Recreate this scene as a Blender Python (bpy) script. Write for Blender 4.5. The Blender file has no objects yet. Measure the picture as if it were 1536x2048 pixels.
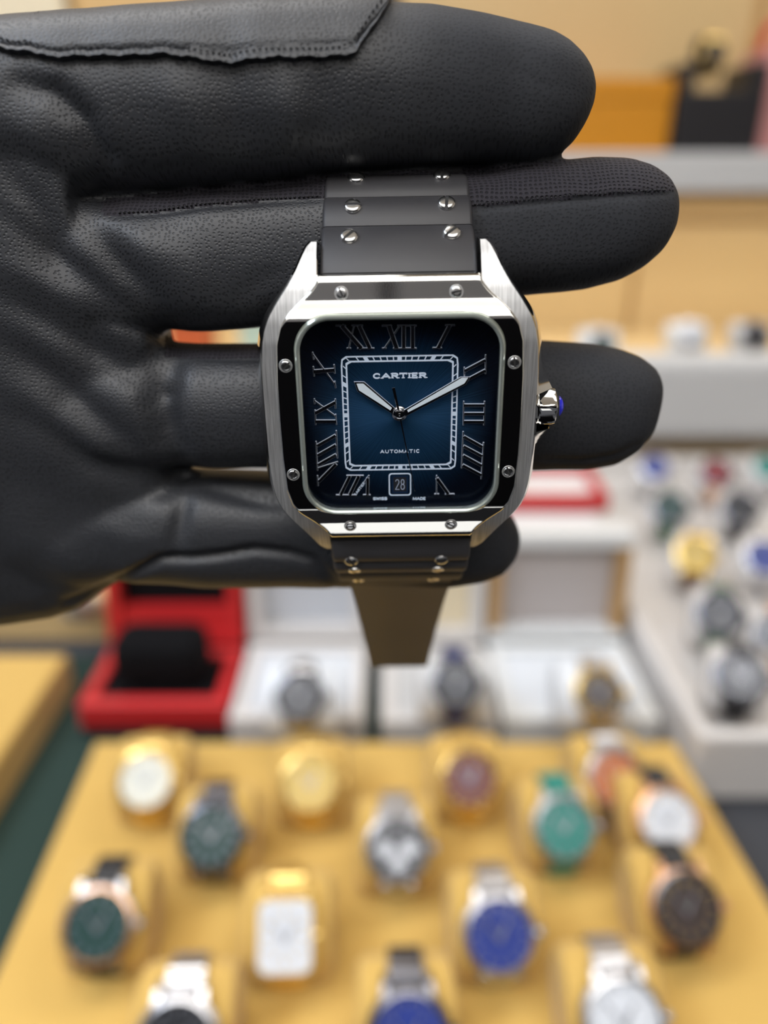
import bpy, bmesh, math, random
import numpy as np
from mathutils import Vector, Matrix
random.seed(7)
PI = math.pi
MM = 0.001
S = bpy.context.scene
COL = S.collection

# ------------------------------------------------------------------ camera
PITCH = math.radians(24.4); FPX = 1500.0; CAMZ = 0.44
CAM = Vector((0, 0, CAMZ))
FW = Vector((0, math.cos(PITCH), -math.sin(PITCH)))
UP = Vector((0, math.sin(PITCH), math.cos(PITCH)))
cd = bpy.data.cameras.new('camera'); cam = bpy.data.objects.new('camera', cd); COL.objects.link(cam)
cam.location = CAM; cam.rotation_euler = (PI/2 - PITCH, 0, 0)
cd.sensor_fit = 'HORIZONTAL'; cd.sensor_width = 51.2; cd.lens = 51.2*FPX/1536
cd.clip_start = 0.005; cd.clip_end = 50
cd.dof.use_dof = True; cd.dof.focus_distance = 0.1095; cd.dof.aperture_fstop = 50/3.8
S.camera = cam
# ------------------------------------------------------------------ world, lamps, exposure
wd = bpy.data.worlds.new('world'); S.world = wd; wd.use_nodes = True
wd.node_tree.nodes['Background'].inputs[0].default_value = (0.9, 0.95, 1, 1)
wd.node_tree.nodes['Background'].inputs[1].default_value = 0.25
S.view_settings.view_transform = 'Standard'; S.view_settings.look = 'None'
S.view_settings.exposure = 0.0; S.view_settings.gamma = 1
S.view_settings.use_curve_mapping = False
def area(name, loc, sx, sy, power, colr=(1, 0.975, 0.945), rot=(0, 0, 0)):
    l = bpy.data.lights.new(name, 'AREA'); l.shape = 'RECTANGLE'; l.size = sx; l.size_y = sy
    l.energy = power; l.color = colr
    o = bpy.data.objects.new(name, l); COL.objects.link(o); o.location = loc; o.rotation_euler = rot
area('ceiling_lamp', (-0.5, 0.55, 1.68), 1.0, 0.5, 12)
area('ceiling_lamp', (0.9, 0.9, 1.68), 1.0, 0.5, 10)
area('ceiling_lamp', (-0.1, -0.75, 1.68), 1.8, 0.7, 26)
area('shelf_fill_light', (0.2, 1.30, 0.408), 2.4, 0.05, 3.0)  # added fill that brightens the wall under the shelf
area('front_lamp', (0.2, -1.15, 1.55), 1.6, 0.5, 20, (0.96, 0.97, 1.0), (math.radians(-42), 0, 0))
area('ceiling_lamp', (-1.15, -0.15, 1.68), 0.5, 1.2, 27, (0.72, 0.83, 1))

# ------------------------------------------------------------------ pixel -> point helpers
def ray(u, v): return Vector(((u-768)/FPX, 0, 0)) + UP*((1024-v)/FPX) + FW
def at_z(u, v, z): r = ray(u, v); return CAM + r*((z-CAMZ)/r.z)
def at_y(u, v, y): r = ray(u, v); return CAM + r*(y/r.y)
WC = CAM + ray(800, 829)*0.110           # watch centre
ROLL = math.radians(0.9)
def wl(u, v, zl=0.0):
    """watch-plane coordinates (mm) of what is seen at a pixel, zl mm in front of the dial"""
    r = ray(u, v); q = r*((WC.y - zl*MM)/r.y) + CAM - WC
    x, y = q.x/MM, q.z/MM; c, s = math.cos(-ROLL), math.sin(-ROLL)
    return (x*c - y*s, x*s + y*c)

# ------------------------------------------------------------------ object helpers
def tag(o, label=None, cat=None, group=None, kind=None):
    if label: o['label'] = label
    if cat: o['category'] = cat
    if group: o['group'] = group
    if kind: o['kind'] = kind
    return o
def empty(name, loc=(0, 0, 0), rot=(0, 0, 0), label=None, cat=None, group=None):
    o = bpy.data.objects.new(name, None); COL.objects.link(o); o.location = loc; o.rotation_euler = rot
    o.empty_display_size = 0.01
    return tag(o, label, cat, group)
def mesh_obj(name, verts, faces, mats, parent=None, scale=MM, smooth=False, fmat=None, sharp=None):
    me = bpy.data.meshes.new(name)
    me.from_pydata([(a*scale, b*scale, c*scale) for a, b, c in verts], [], faces)
    if not isinstance(mats, (list, tuple)): mats = [mats]
    for m in mats: me.materials.append(m)
    if fmat is not None: me.polygons.foreach_set('material_index', fmat)
    me.update()
    o = bpy.data.objects.new(name, me); COL.objects.link(o)
    if parent: o.parent = parent
    bm = bmesh.new(); bm.from_mesh(me); bmesh.ops.recalc_face_normals(bm, faces=bm.faces); bm.to_mesh(me); bm.free()
    if smooth:
        me.polygons.foreach_set('use_smooth', [True]*len(me.polygons))
        me.set_sharp_from_angle(angle=math.radians(sharp if sharp else 35))
    return o
def chamfered(o):
    o.data.materials.append(M['chamfer'])
    o.data.polygons.foreach_set('material_index', [0 if p.normal.z > 0.97 else 1 for p in o.data.polygons]); return o
class MB:
    """collects simple solids in one mesh"""
    def __init__(s): s.v = []; s.f = []
    def add(s, v, f):
        n = len(s.v); s.v += [tuple(a) for a in v]; s.f += [tuple(i+n for i in q) for q in f]; return s
    def box(s, x0, x1, y0, y1, z0, z1):
        v = [(x, y, z) for z in (z0, z1) for y in (y0, y1) for x in (x0, x1)]
        return s.add(v, [(0, 2, 3, 1), (4, 5, 7, 6), (0, 1, 5, 4), (2, 6, 7, 3), (0, 4, 6, 2), (1, 3, 7, 5)])
    def rbox(s, x0, x1, y0, y1, z0, z1, b):
        """box with chamfered edges"""
        bm = bmesh.new(); bmesh.ops.create_cube(bm, size=1)
        for q in bm.verts: q.co = Vector(((x0+x1)/2+q.co.x*(x1-x0), (y0+y1)/2+q.co.y*(y1-y0), (z0+z1)/2+q.co.z*(z1-z0)))
        bmesh.ops.bevel(bm, geom=bm.edges[:], offset=b, segments=3, profile=0.5, affect='EDGES')
        bm.verts.ensure_lookup_table()
        s.add([q.co[:] for q in bm.verts], [tuple(q.index for q in f.verts) for f in bm.faces]); bm.free(); return s
    def prism(s, pts, z0, z1, inset=0.0):
        """polygon prism; the top may be inset (chamfer)"""
        n = len(pts); cx = sum(p[0] for p in pts)/n; cy = sum(p[1] for p in pts)/n
        top = inset_poly(pts, inset) if inset else pts
        v = [(x, y, z0) for x, y in pts]
        if inset: v += [(x, y, z1-inset*0.9) for x, y in pts]
        v += [(x, y, z1) for x, y in top]
        L = 3 if inset else 2; f = [tuple(range(n))[::-1], tuple(range(n*(L-1), n*L))]
        for k in range(L-1):
            for i in range(n):
                j = (i+1) % n; f.append((k*n+i, k*n+j, (k+1)*n+j, (k+1)*n+i))
        return s.add(v, f)
    def bar(s, a, b, w, z0, z1, inset=0.0, w2=None):
        a = Vector(a); b = Vector(b); d = (b-a).normalized(); p = Vector((-d.y, d.x)); w2 = w if w2 is None else w2
        return s.prism([tuple(a-p*w/2), tuple(b-p*w2/2), tuple(b+p*w2/2), tuple(a+p*w/2)], z0, z1, inset)
    def lathe(s, prof, n=32, axis='z', c=(0, 0, 0), arc=None):
        v = []; m = len(prof)
        for k in range(n):
            a = 2*PI*k/n
            for r, h in prof:
                x, y = r*math.cos(a), r*math.sin(a)
                q = (x, y, h) if axis == 'z' else ((h, x, y) if axis == 'x' else (y, h, x))
                v.append((q[0]+c[0], q[1]+c[1], q[2]+c[2]))
        f = []
        for k in range(n):
            l = (k+1) % n
            for i in range(m-1): f.append((k*m+i, l*m+i, l*m+i+1, k*m+i+1))
        if prof[0][0] > 1e-6: f.append(tuple(k*m for k in range(n))[::-1])
        if prof[-1][0] > 1e-6: f.append(tuple(k*m+m-1 for k in range(n)))
        return s.add(v, f)
    def loft(s, rings, closed=True, cap=True):
        m = len(rings[0]); v = [p for r in rings for p in r]; f = []
        for k in range(len(rings)-1):
            for i in range(m if closed else m-1):
                j = (i+1) % m; f.append((k*m+i, k*m+j, (k+1)*m+j, (k+1)*m+i))
        if cap and closed: f.append(tuple(range(m))[::-1]); f.append(tuple(range((len(rings)-1)*m, len(rings)*m)))
        return s.add(v, f)
    def build(s, name, m, parent=None, scale=MM, smooth=False, sharp=None):
        return mesh_obj(name, s.v, s.f, m, parent, scale, smooth, None, sharp)
def inset_poly(pts, d):
    n = len(pts); A = sum(pts[i][0]*pts[(i+1) % n][1]-pts[(i+1) % n][0]*pts[i][1] for i in range(n))
    sg = 1 if A > 0 else -1; out = []
    for i in range(n):
        p0, p1, p2 = Vector(pts[i-1]), Vector(pts[i]), Vector(pts[(i+1) % n])
        e1 = (p1-p0).normalized(); e2 = (p2-p1).normalized()
        n1 = Vector((-e1.y, e1.x))*sg; n2 = Vector((-e2.y, e2.x))*sg
        b = (n1+n2); b = b/max(b.length_squared, 0.3)*2
        out.append(tuple(p1+b*d*0.5*1.0))
    return out
def rrect(hx, hy, r, n=8, cx=0, cy=0):
    p = []
    for k, (sx, sy) in enumerate(((1, 1), (-1, 1), (-1, -1), (1, -1))):
        for i in range(n+1):
            a = PI/2*(k + i/n); p.append((cx+sx*(hx-r)+r*math.cos(a), cy+sy*(hy-r)+r*math.sin(a)))
    return p

# ------------------------------------------------------------------ materials
def mat(name, base, rough=0.5, metal=0.0, spec=0.5, bump=None, var=None, coat=0, sheen=0, aniso=0, tangent=None, trans=0, emit=0):
    m = bpy.data.materials.new(name); m.use_nodes = True; nt = m.node_tree; N = nt.nodes; L = nt.links
    b = N['Principled BSDF']; b.inputs['Base Color'].default_value = (*base, 1); b.inputs['Roughness'].default_value = rough
    b.inputs['Metallic'].default_value = metal; b.inputs['Specular IOR Level'].default_value = spec
    b.inputs['Coat Weight'].default_value = coat; b.inputs['Sheen Weight'].default_value = sheen
    b.inputs['Anisotropic'].default_value = aniso; b.inputs['Transmission Weight'].default_value = trans
    tc = N.new('ShaderNodeTexCoord')
    if tangent:
        t = N.new('ShaderNodeTangent'); t.direction_type = 'RADIAL'; t.axis = tangent; L.new(t.outputs[0], b.inputs['Tangent'])
    if var:                       # (scale, amount, colour2)
        n = N.new('ShaderNodeTexNoise'); n.inputs['Scale'].default_value = var[0]; n.inputs['Detail'].default_value = 4
        L.new(tc.outputs['Object'], n.inputs['Vector']); mx = N.new('ShaderNodeMix'); mx.data_type = 'RGBA'
        mp = N.new('ShaderNodeMapRange'); mp.inputs[1].default_value = 0.35; mp.inputs[2].default_value = 0.65; mp.inputs[4].default_value = var[1]
        L.new(n.outputs[0], mp.inputs[0]); L.new(mp.outputs[0], mx.inputs[0]); mx.inputs[6].default_value = (*base, 1); mx.inputs[7].default_value = (*var[2], 1)
        L.new(mx.outputs[2], b.inputs['Base Color'])
    if bump:                      # (kind, scale(s), strength, distance)
        k, sc, st, di = bump; mpn = N.new('ShaderNodeMapping'); L.new(tc.outputs['Object'], mpn.inputs[0])
        if k == 'brush': mpn.inputs['Scale'].default_value = sc; t = N.new('ShaderNodeTexNoise'); t.inputs['Scale'].default_value = 1; t.inputs['Detail'].default_value = 3
        elif k == 'noise': t = N.new('ShaderNodeTexNoise'); t.inputs['Scale'].default_value = sc; t.inputs['Detail'].default_value = 5
        else: t = N.new('ShaderNodeTexVoronoi'); t.inputs['Scale'].default_value = sc
        L.new(mpn.outputs[0], t.inputs['Vector']); bp = N.new('ShaderNodeBump'); bp.inputs['Strength'].default_value = st; bp.inputs['Distance'].default_value = di
        L.new(t.outputs[0], bp.inputs['Height']); L.new(bp.outputs[0], b.inputs['Normal'])
    return m
M = {}
M['polished'] = mat('polished_steel', (0.80, 0.79, 0.76), 0.045, 1)
M['polished2'] = mat('mirror_bezel_steel', (0.82, 0.81, 0.77), 0.035, 1, bump=('noise', 5000, 0.012, 0.0001))
M['brushed'] = mat('brushed_steel', (0.60, 0.60, 0.60), 0.52, 1, bump=('brush', (6000, 150, 150), 0.55, 0.00005))
_n = M['brushed'].node_tree; _t = _n.nodes.new('ShaderNodeTexNoise'); _t.inputs['Scale'].default_value = 1; _t.inputs['Detail'].default_value = 4
_m = _n.nodes.new('ShaderNodeMapping'); _m.inputs['Scale'].default_value = (5200, 160, 160); _n.links.new(_n.nodes['Texture Coordinate'].outputs['Object'], _m.inputs[0]); _n.links.new(_m.outputs[0], _t.inputs['Vector'])
_r = _n.nodes.new('ShaderNodeMapRange'); _r.inputs[1].default_value = 0.3; _r.inputs[2].default_value = 0.7; _r.inputs[3].default_value = 0.42; _r.inputs[4].default_value = 0.68; _n.links.new(_t.outputs[0], _r.inputs[0])
_c = _n.nodes.new('ShaderNodeCombineColor'); [_n.links.new(_r.outputs[0], _c.inputs[i]) for i in range(3)]; _n.links.new(_c.outputs[0], _n.nodes['Principled BSDF'].inputs['Base Color'])
M['numeral'] = mat('applied_numeral_steel', (0.78, 0.78, 0.80), 0.06, 1)
M['slot'] = mat('dark_screw_slot', (0.03, 0.03, 0.03), 0.6)
M['screw'] = mat('satin_screw_steel', (0.80, 0.80, 0.79), 0.22, 1)
M['chamfer'] = mat('satin_chamfer', (0.72, 0.75, 0.80), 0.38, 0.35)
M['handm'] = mat('polished_hand_steel', (0.75, 0.73, 0.70), 0.06, 1)
M['lume'] = mat('pale_lume', (0.80, 0.87, 0.88), 0.6)
M['print'] = mat('pale_dial_print', (0.72, 0.82, 0.92), 0.6)
M['date'] = mat('date_disc_black', (0.006, 0.006, 0.008), 0.6)
M['datebev'] = mat('date_bevel_blue', (0.01, 0.03, 0.08), 0.3, 0.4)
M['rehaut'] = mat('dark_blue_inner_ring', (0.05, 0.07, 0.10), 0.12, 0.9)
M['crystal_edge'] = mat('glass_edge', (0.50, 0.55, 0.50), 0.14, 0.7)
M['rubber'] = mat('black_rubber', (0.032, 0.031, 0.034), 0.5, spec=0.5, bump=('noise', 9000, 0.10, 0.00005))
M['cabochon'] = mat('blue_cabochon', (0.01, 0.015, 0.55), 0.08, coat=1)
def glass_mat():
    m = bpy.data.materials.new('thin_clear_glass'); m.use_nodes = True; N = m.node_tree.nodes; L = m.node_tree.links
    N.remove(N['Principled BSDF']); t = N.new('ShaderNodeBsdfTransparent'); g = N.new('ShaderNodeBsdfGlossy'); g.inputs['Roughness'].default_value = 0.01
    t.inputs[0].default_value = (0.97, 0.98, 1, 1)
    lw = N.new('ShaderNodeLayerWeight'); lw.inputs[0].default_value = 0.5; pw = N.new('ShaderNodeMath'); pw.operation = 'POWER'; pw.inputs[1].default_value = 5
    ml = N.new('ShaderNodeMath'); ml.operation = 'MULTIPLY_ADD'; ml.inputs[1].default_value = 0.96; ml.inputs[2].default_value = 0.03; mx = N.new('ShaderNodeMixShader')
    L.new(lw.outputs['Facing'], pw.inputs[0]); L.new(pw.outputs[0], ml.inputs[0]); L.new(ml.outputs[0], mx.inputs[0]); L.new(t.outputs[0], mx.inputs[1]); L.new(g.outputs[0], mx.inputs[2]); L.new(mx.outputs[0], N['Material Output'].inputs[0])
    return m
M['glass'] = glass_mat(); M['glass2'] = glass_mat()
for n_ in M['glass2'].node_tree.nodes:
    if n_.type == 'MATH' and n_.operation == 'MULTIPLY_ADD': n_.inputs[1].default_value = 0.4; n_.inputs[2].default_value = 0.008
def dial_mat():
    m = mat('blue_sunburst_dial', (0.01, 0.05, 0.14), 0.30, 0.75, aniso=0.85, tangent='Z', coat=0.3)
    nt = m.node_tree; N = nt.nodes; L = nt.links; b = N['Principled BSDF']
    tc = N['Texture Coordinate']; sp = N.new('ShaderNodeSeparateXYZ'); L.new(tc.outputs['Object'], sp.inputs[0])
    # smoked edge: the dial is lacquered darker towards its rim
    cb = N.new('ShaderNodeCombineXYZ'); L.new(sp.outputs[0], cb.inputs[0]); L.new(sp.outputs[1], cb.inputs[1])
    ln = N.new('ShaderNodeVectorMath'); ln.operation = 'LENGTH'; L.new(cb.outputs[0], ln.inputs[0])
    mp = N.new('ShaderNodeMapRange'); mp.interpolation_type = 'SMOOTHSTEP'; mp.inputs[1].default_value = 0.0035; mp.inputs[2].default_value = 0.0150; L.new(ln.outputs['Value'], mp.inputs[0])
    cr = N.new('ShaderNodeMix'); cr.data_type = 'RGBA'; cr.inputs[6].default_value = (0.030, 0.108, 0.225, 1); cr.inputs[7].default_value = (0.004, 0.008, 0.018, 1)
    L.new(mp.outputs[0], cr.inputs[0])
    at = N.new('ShaderNodeMath'); at.operation = 'ARCTAN2'; L.new(sp.outputs[1], at.inputs[0]); L.new(sp.outputs[0], at.inputs[1])
    nz = N.new('ShaderNodeTexNoise'); nz.noise_dimensions = '1D'; nz.inputs['Scale'].default_value = 55; nz.inputs['Detail'].default_value = 6
    L.new(at.outputs[0], nz.inputs['W'])
    m2 = N.new('ShaderNodeMix'); m2.data_type = 'RGBA'; m2.blend_type = 'MULTIPLY'; m2.inputs[0].default_value = 1
    r2 = N.new('ShaderNodeMapRange'); r2.inputs[1].default_value = 0.3; r2.inputs[2].default_value = 0.7; r2.inputs[3].default_value = 0.72; r2.inputs[4].default_value = 1.35; L.new(nz.outputs[0], r2.inputs[0])
    L.new(cr.outputs[2], m2.inputs[6]); L.new(r2.outputs[0], m2.inputs[7]); L.new(m2.outputs[2], b.inputs['Base Color'])
    bp = N.new('ShaderNodeBump'); bp.inputs['Strength'].default_value = 0.25; bp.inputs['Distance'].default_value = 0.00005
    L.new(nz.outputs[0], bp.inputs['Height']); L.new(bp.outputs[0], b.inputs['Normal'])
    return m
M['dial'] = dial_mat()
def leather_mat(name, base, rough, scale, st, dist, spec=0.5, fabric=False):
    m = mat(name, base, rough, spec=spec); N = m.node_tree.nodes; L = m.node_tree.links; b = N['Principled BSDF']; tc = N['Texture Coordinate']
    vo = N.new('ShaderNodeTexVoronoi'); vo.inputs['Scale'].default_value = scale; vo.feature = 'F1'; vo.inputs['Randomness'].default_value = 0.15 if fabric else 0.75
    vo.voronoi_dimensions = '2D'; sx = N.new('ShaderNodeSeparateXYZ'); cx = N.new('ShaderNodeCombineXYZ'); ma = N.new('ShaderNodeMath'); ma.operation = 'MULTIPLY_ADD'; ma.inputs[1].default_value = 0.5
    wn = N.new('ShaderNodeTexNoise'); wn.inputs['Scale'].default_value = 160; L.new(tc.outputs['Object'], wn.inputs['Vector'])
    L.new(tc.outputs['Object'], sx.inputs[0]); L.new(sx.outputs[1], ma.inputs[0]); L.new(sx.outputs[2], ma.inputs[2]); L.new(sx.outputs[0], cx.inputs[0]); L.new(ma.outputs[0], cx.inputs[1])
    wa = N.new('ShaderNodeVectorMath'); wa.operation = 'MULTIPLY_ADD'; wa.inputs[1].default_value = (0.0018,)*3; L.new(wn.outputs['Color'], wa.inputs[0]); L.new(cx.outputs[0], wa.inputs[2]); L.new(wa.outputs[0], vo.inputs['Vector'])
    rp = N.new('ShaderNodeMapRange'); rp.interpolation_type = 'SMOOTHSTEP'; rp.inputs[1].default_value = 0.08; rp.inputs[2].default_value = 0.38; L.new(vo.outputs['Distance'], rp.inputs[0])
    nz = N.new('ShaderNodeTexNoise'); nz.inputs['Scale'].default_value = scale*2.2; nz.inputs['Detail'].default_value = 3; L.new(tc.outputs['Object'], nz.inputs['Vector'])
    ad = N.new('ShaderNodeMath'); ad.operation = 'MULTIPLY_ADD'; ad.inputs[1].default_value = 0.35; L.new(nz.outputs[0], ad.inputs[0]); L.new(rp.outputs[0], ad.inputs[2])
    bp = N.new('ShaderNodeBump'); bp.inputs['Strength'].default_value = st; bp.inputs['Distance'].default_value = dist
    L.new(ad.outputs[0], bp.inputs['Height']); L.new(bp.outputs[0], b.inputs['Normal'])
    mx = N.new('ShaderNodeMix'); mx.data_type = 'RGBA'; mx.inputs[6].default_value = tuple(c*0.5 for c in base)+(1,); mx.inputs[7].default_value = (*base, 1)
    L.new(rp.outputs[0], mx.inputs[0]); L.new(mx.outputs[2], b.inputs['Base Color'])
    if not fabric:                 # the fingertips are a matt knit: grain fades and roughness rises along the hand
        fd = N.new('ShaderNodeMapRange'); fd.interpolation_type = 'SMOOTHSTEP'; fd.inputs[1].default_value = -0.006; fd.inputs[2].default_value = 0.014; L.new(sx.outputs[0], fd.inputs[0])
        s1 = N.new('ShaderNodeMapRange'); s1.inputs[3].default_value = st; s1.inputs[4].default_value = st*0.6; L.new(fd.outputs[0], s1.inputs[0]); L.new(s1.outputs[0], bp.inputs['Strength'])
        s2 = N.new('ShaderNodeMapRange'); s2.inputs[3].default_value = rough; s2.inputs[4].default_value = 0.72; L.new(fd.outputs[0], s2.inputs[0]); L.new(s2.outputs[0], b.inputs['Roughness'])
        s4 = N.new('ShaderNodeMath'); s4.operation = 'MAXIMUM'; s5 = N.new('ShaderNodeMath'); s5.operation = 'MULTIPLY'; s5.inputs[1].default_value = 0.5; L.new(fd.outputs[0], s5.inputs[0])
        L.new(s5.outputs[0], s4.inputs[0]); L.new(rp.outputs[0], s4.inputs[1]); L.new(s4.outputs[0], mx.inputs[0])
        s3 = N.new('ShaderNodeMapRange'); s3.inputs[3].default_value = spec; s3.inputs[4].default_value = spec*0.45; L.new(fd.outputs[0], s3.inputs[0]); L.new(s3.outputs[0], b.inputs['Specular IOR Level'])
    return m
M['leather'] = leather_mat('black_glove_leather', (0.026, 0.0275, 0.032), 0.47, 1500, 0.5, 0.00010, 0.5)
M['meshfab'] = leather_mat('black_gusset_mesh', (0.022, 0.020, 0.026), 0.8, 1400, 0.9, 0.00022, 0.3, True)
M['thread'] = mat('black_thread', (0.010, 0.010, 0.012), 0.7)

# ================================================================== the setting
def smat(n, c, r=0.6, **k): return mat(n, c, r, **k)
WOOD = smat('pale_tan_laminate', (0.60, 0.43, 0.205), 0.45, var=(3, 0.35, (0.56, 0.37, 0.17)))
WOOD2 = smat('tan_wood', (0.60, 0.38, 0.15), 0.45, var=(6, 0.4, (0.5, 0.3, 0.11)))
WHITE = smat('white_laminate', (0.66, 0.67, 0.67), 0.35)
PINKW = smat('off_white_leatherette', (0.60, 0.575, 0.555), 0.5)
GREYW = smat('light_grey_lacquer', (0.50, 0.50, 0.50), 0.4)
SLATE = smat('dark_slate_counter', (0.050, 0.052, 0.059), 0.8, spec=0.2)
YEL = smat('mustard_velvet', (0.56, 0.355, 0.088), 0.85, sheen=0.2, bump=('noise', 900, 0.3, 0.0006), var=(9, 0.35, (0.50, 0.31, 0.07)))
GREEN = smat('dark_green_felt', (0.010, 0.030, 0.024), 0.9, bump=('noise', 900, 0.3, 0.0006))
RED = smat('red_leatherette', (0.50, 0.018, 0.020), 0.45)
BLACKV = smat('black_velvet', (0.003, 0.003, 0.004), 0.9, spec=0.15)
BLACK = smat('black_lacquer', (0.012, 0.011, 0.013), 0.4)
ORANGE = smat('orange_card', (0.52, 0.205, 0.002), 0.5)
BEIGE = smat('beige_card', (0.70, 0.60, 0.42), 0.5)
DARKBLOCK = smat('dark_block_lacquer', (0.003, 0.003, 0.004), 0.9, spec=0.05)
CEIL = smat('white_ceiling_paint', (0.82, 0.80, 0.76), 0.9)
def struct(name, mb, m): o = mb.build(name, m, scale=1); o['kind'] = 'structure'; return o
struct('floor', MB().box(-2.5, 2.5, -2.5, 1.62, -1.0, -0.95), smat('dark_floor_carpet', (0.004, 0.004, 0.005), 0.95, spec=0.05))
struct('ceiling', MB().box(-2.5, 2.5, -2.5, 1.62, 1.70, 1.76), CEIL)
struct('wall_back', MB().box(-2.5, 2.5, 1.56, 1.62, -0.95, 1.70), WOOD)
struct('wall_front', MB().box(-2.5, 2.5, -1.66, -1.6, -0.95, 1.70), CEIL)
struct('wall_left', MB().box(-2.56, -2.5, -2.5, 1.62, -0.95, 1.70), CEIL)
struct('wall_right', MB().box(2.5, 2.56, -2.5, 1.62, -0.95, 1.70), CEIL)

dc = empty('unseen_dark_block', (0, -1.5, -0.949), label='added unseen dark block mirrored in the polished bezel', cat='cabinet')  # unseen block added so the flat bezel mirrors something dark
MB().rbox(-2.2, 2.2, 0, 0.38, 0, 1.95, 0.01).build('cabinet_body', DARKBLOCK, dc, scale=1)
GREYPANEL = smat('grey_block_panel', (0.10, 0.10, 0.11), 0.5)  # upper panels of the added block, mirrored as grey in the bezel facet
for k in range(6):
    MB().rbox(-2.18+k*0.73, -1.47+k*0.73, 0.38, 0.40, 0.05, 1.45, 0.004).build('door', DARKBLOCK, dc, scale=1)
    MB().rbox(-2.18+k*0.73, -1.47+k*0.73, 0.38, 0.40, 1.47, 1.9, 0.004).build('door', GREYPANEL, dc, scale=1)
# ------------------------------------------------------------------ counter and back cabinet
ct = empty('display_counter', (0, 0, 0), label='dark slate-topped shop counter under all the trays and boxes', cat='counter')
MB().rbox(-1.5, 1.5, -0.5, 1.52, -0.03, 0.0, 0.004).build('countertop', SLATE, ct, scale=1)
MB().box(-1.45, 1.45, -0.40, 1.50, -0.949, -0.03).build('cabinet_body', WOOD2, ct, scale=1)
bc = empty('wall_cabinet', (0, 0, 0), label='tan laminate cabinet with grooved door panels behind the counter', cat='cabinet')
MB().box(-1.5, 1.5, 1.45, 1.555, 0.0, 1.2).build('carcass', WOOD2, bc, scale=1)
for (x0, x1, z0, z1) in [(-1.4, -0.02, 0.02, 0.40), (0.0, 0.455, 0.02, 0.355), (0.465, 1.4, 0.02, 0.355), (0.0, 1.4, 0.363, 0.40),
                         (-1.4, -0.70, 0.48, 1.15), (-0.68, -0.20, 0.48, 1.15), (-0.18, 0.60, 0.48, 1.15), (0.62, 1.4, 0.48, 1.15)]:
    MB().rbox(x0, x1, 1.435, 1.452, z0, z1, 0.004).build('door_panel', WOOD, bc, scale=1)
sh = MB().rbox(-1.5, 1.5, 1.22, 1.434, 0.412, 0.466, 0.004).build('wall_shelf', GREYW, scale=1)
tag(sh, 'thick light grey shelf board carrying the orange and black boxes', 'shelf')
ls = MB().rbox(-0.9, 1.2, 1.14, 1.434, 0.001, 0.17, 0.006).build('wooden_riser', WOOD, scale=1)
tag(ls, 'long tan wooden riser at the back of the counter below the shelf', 'riser')

# ------------------------------------------------------------------ mustard trays, felt mat
TZ = 0.04
def tray(name, corners, label, rim=None):
    t = empty(name, (0, 0, 0), label=label, cat='tray')
    c = [(p.x, p.y) for p in corners]
    mb = MB().prism(c, 0.003, TZ, 0.004); mb.build('tray_bed', YEL, t, scale=1); return t
BL = at_z(190, 1482, TZ); L2 = at_z(0, 1920, TZ); BR = at_z(1350, 1482, TZ); R2 = at_z(1536, 1795, TZ)
def ext(a, b, y): return a + (b-a)*((y-a.y)/(b.y-a.y))
tray('mustard_display_tray', [ext(BL, L2, 0.13), ext(BR, R2, 0.13), BR, BL], 'large mustard velvet display tray filled with watches on pillows')
G0 = at_z(135, 1308, TZ); G1 = at_z(0, 1512, TZ)
tray('mustard_side_tray', [ext(G0, G1, 0.15), G0, Vector((G0.x-0.35, G0.y+0.0, TZ)), Vector((ext(G0, G1, 0.15).x-0.35, 0.15, TZ))], 'plain mustard velvet tray left of the dark green felt strip')
MB().rbox(-0.75, 0.12, 0.12, 0.62, 0.0002, 0.0028, 0.0005).build('felt_mat', GREEN, scale=1)
tag(bpy.data.objects['felt_mat'], 'dark green felt mat showing between the two mustard trays', 'mat')

# ------------------------------------------------------------------ display watches
def steel(n, c, r=0.28): return mat(n, c, r, 1)
ST = steel('watch_steel', (0.50, 0.50, 0.52)); GOLD = steel('watch_gold', (0.78, 0.56, 0.20)); ROSE = steel('watch_rose_gold', (0.80, 0.48, 0.30)); DST = steel('dark_steel', (0.16, 0.16, 0.18), 0.25)
def C(n, c, r=0.4, **k): return mat(n, c, r, **k)
D = dict(cream=C('dial_cream', (0.80, 0.78, 0.65)), champ=C('dial_champagne', (0.60, 0.42, 0.12), 0.3, metal=0.5), burg=C('dial_burgundy', (0.12, 0.008, 0.012)),
         copper=C('dial_copper', (0.50, 0.14, 0.03)), black=C('dial_black', (0.015, 0.015, 0.017)), green=C('dial_deep_green', (0.008, 0.045, 0.036)),
         white=C('dial_white', (0.75, 0.75, 0.74)), teal=C('dial_turquoise', (0.005, 0.20, 0.15)), blue=C('dial_blue', (0.015, 0.035, 0.22)), grey=C('dial_grey', (0.08, 0.078, 0.075)),
         red=C('dial_red', (0.22, 0.01, 0.015)), brown=C('dial_brown', (0.05, 0.032, 0.024)))
SB = dict(steel=ST, gold=GOLD, rose=ROSE, dark=DST, black=C('strap_black', (0.012, 0.012, 0.014), 0.5), teal=C('strap_turquoise', (0.01, 0.19, 0.15), 0.5),
          navy=C('strap_navy', (0.02, 0.03, 0.12), 0.5), green=C('strap_green', (0.02, 0.10, 0.04), 0.5), two=GOLD)
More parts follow.
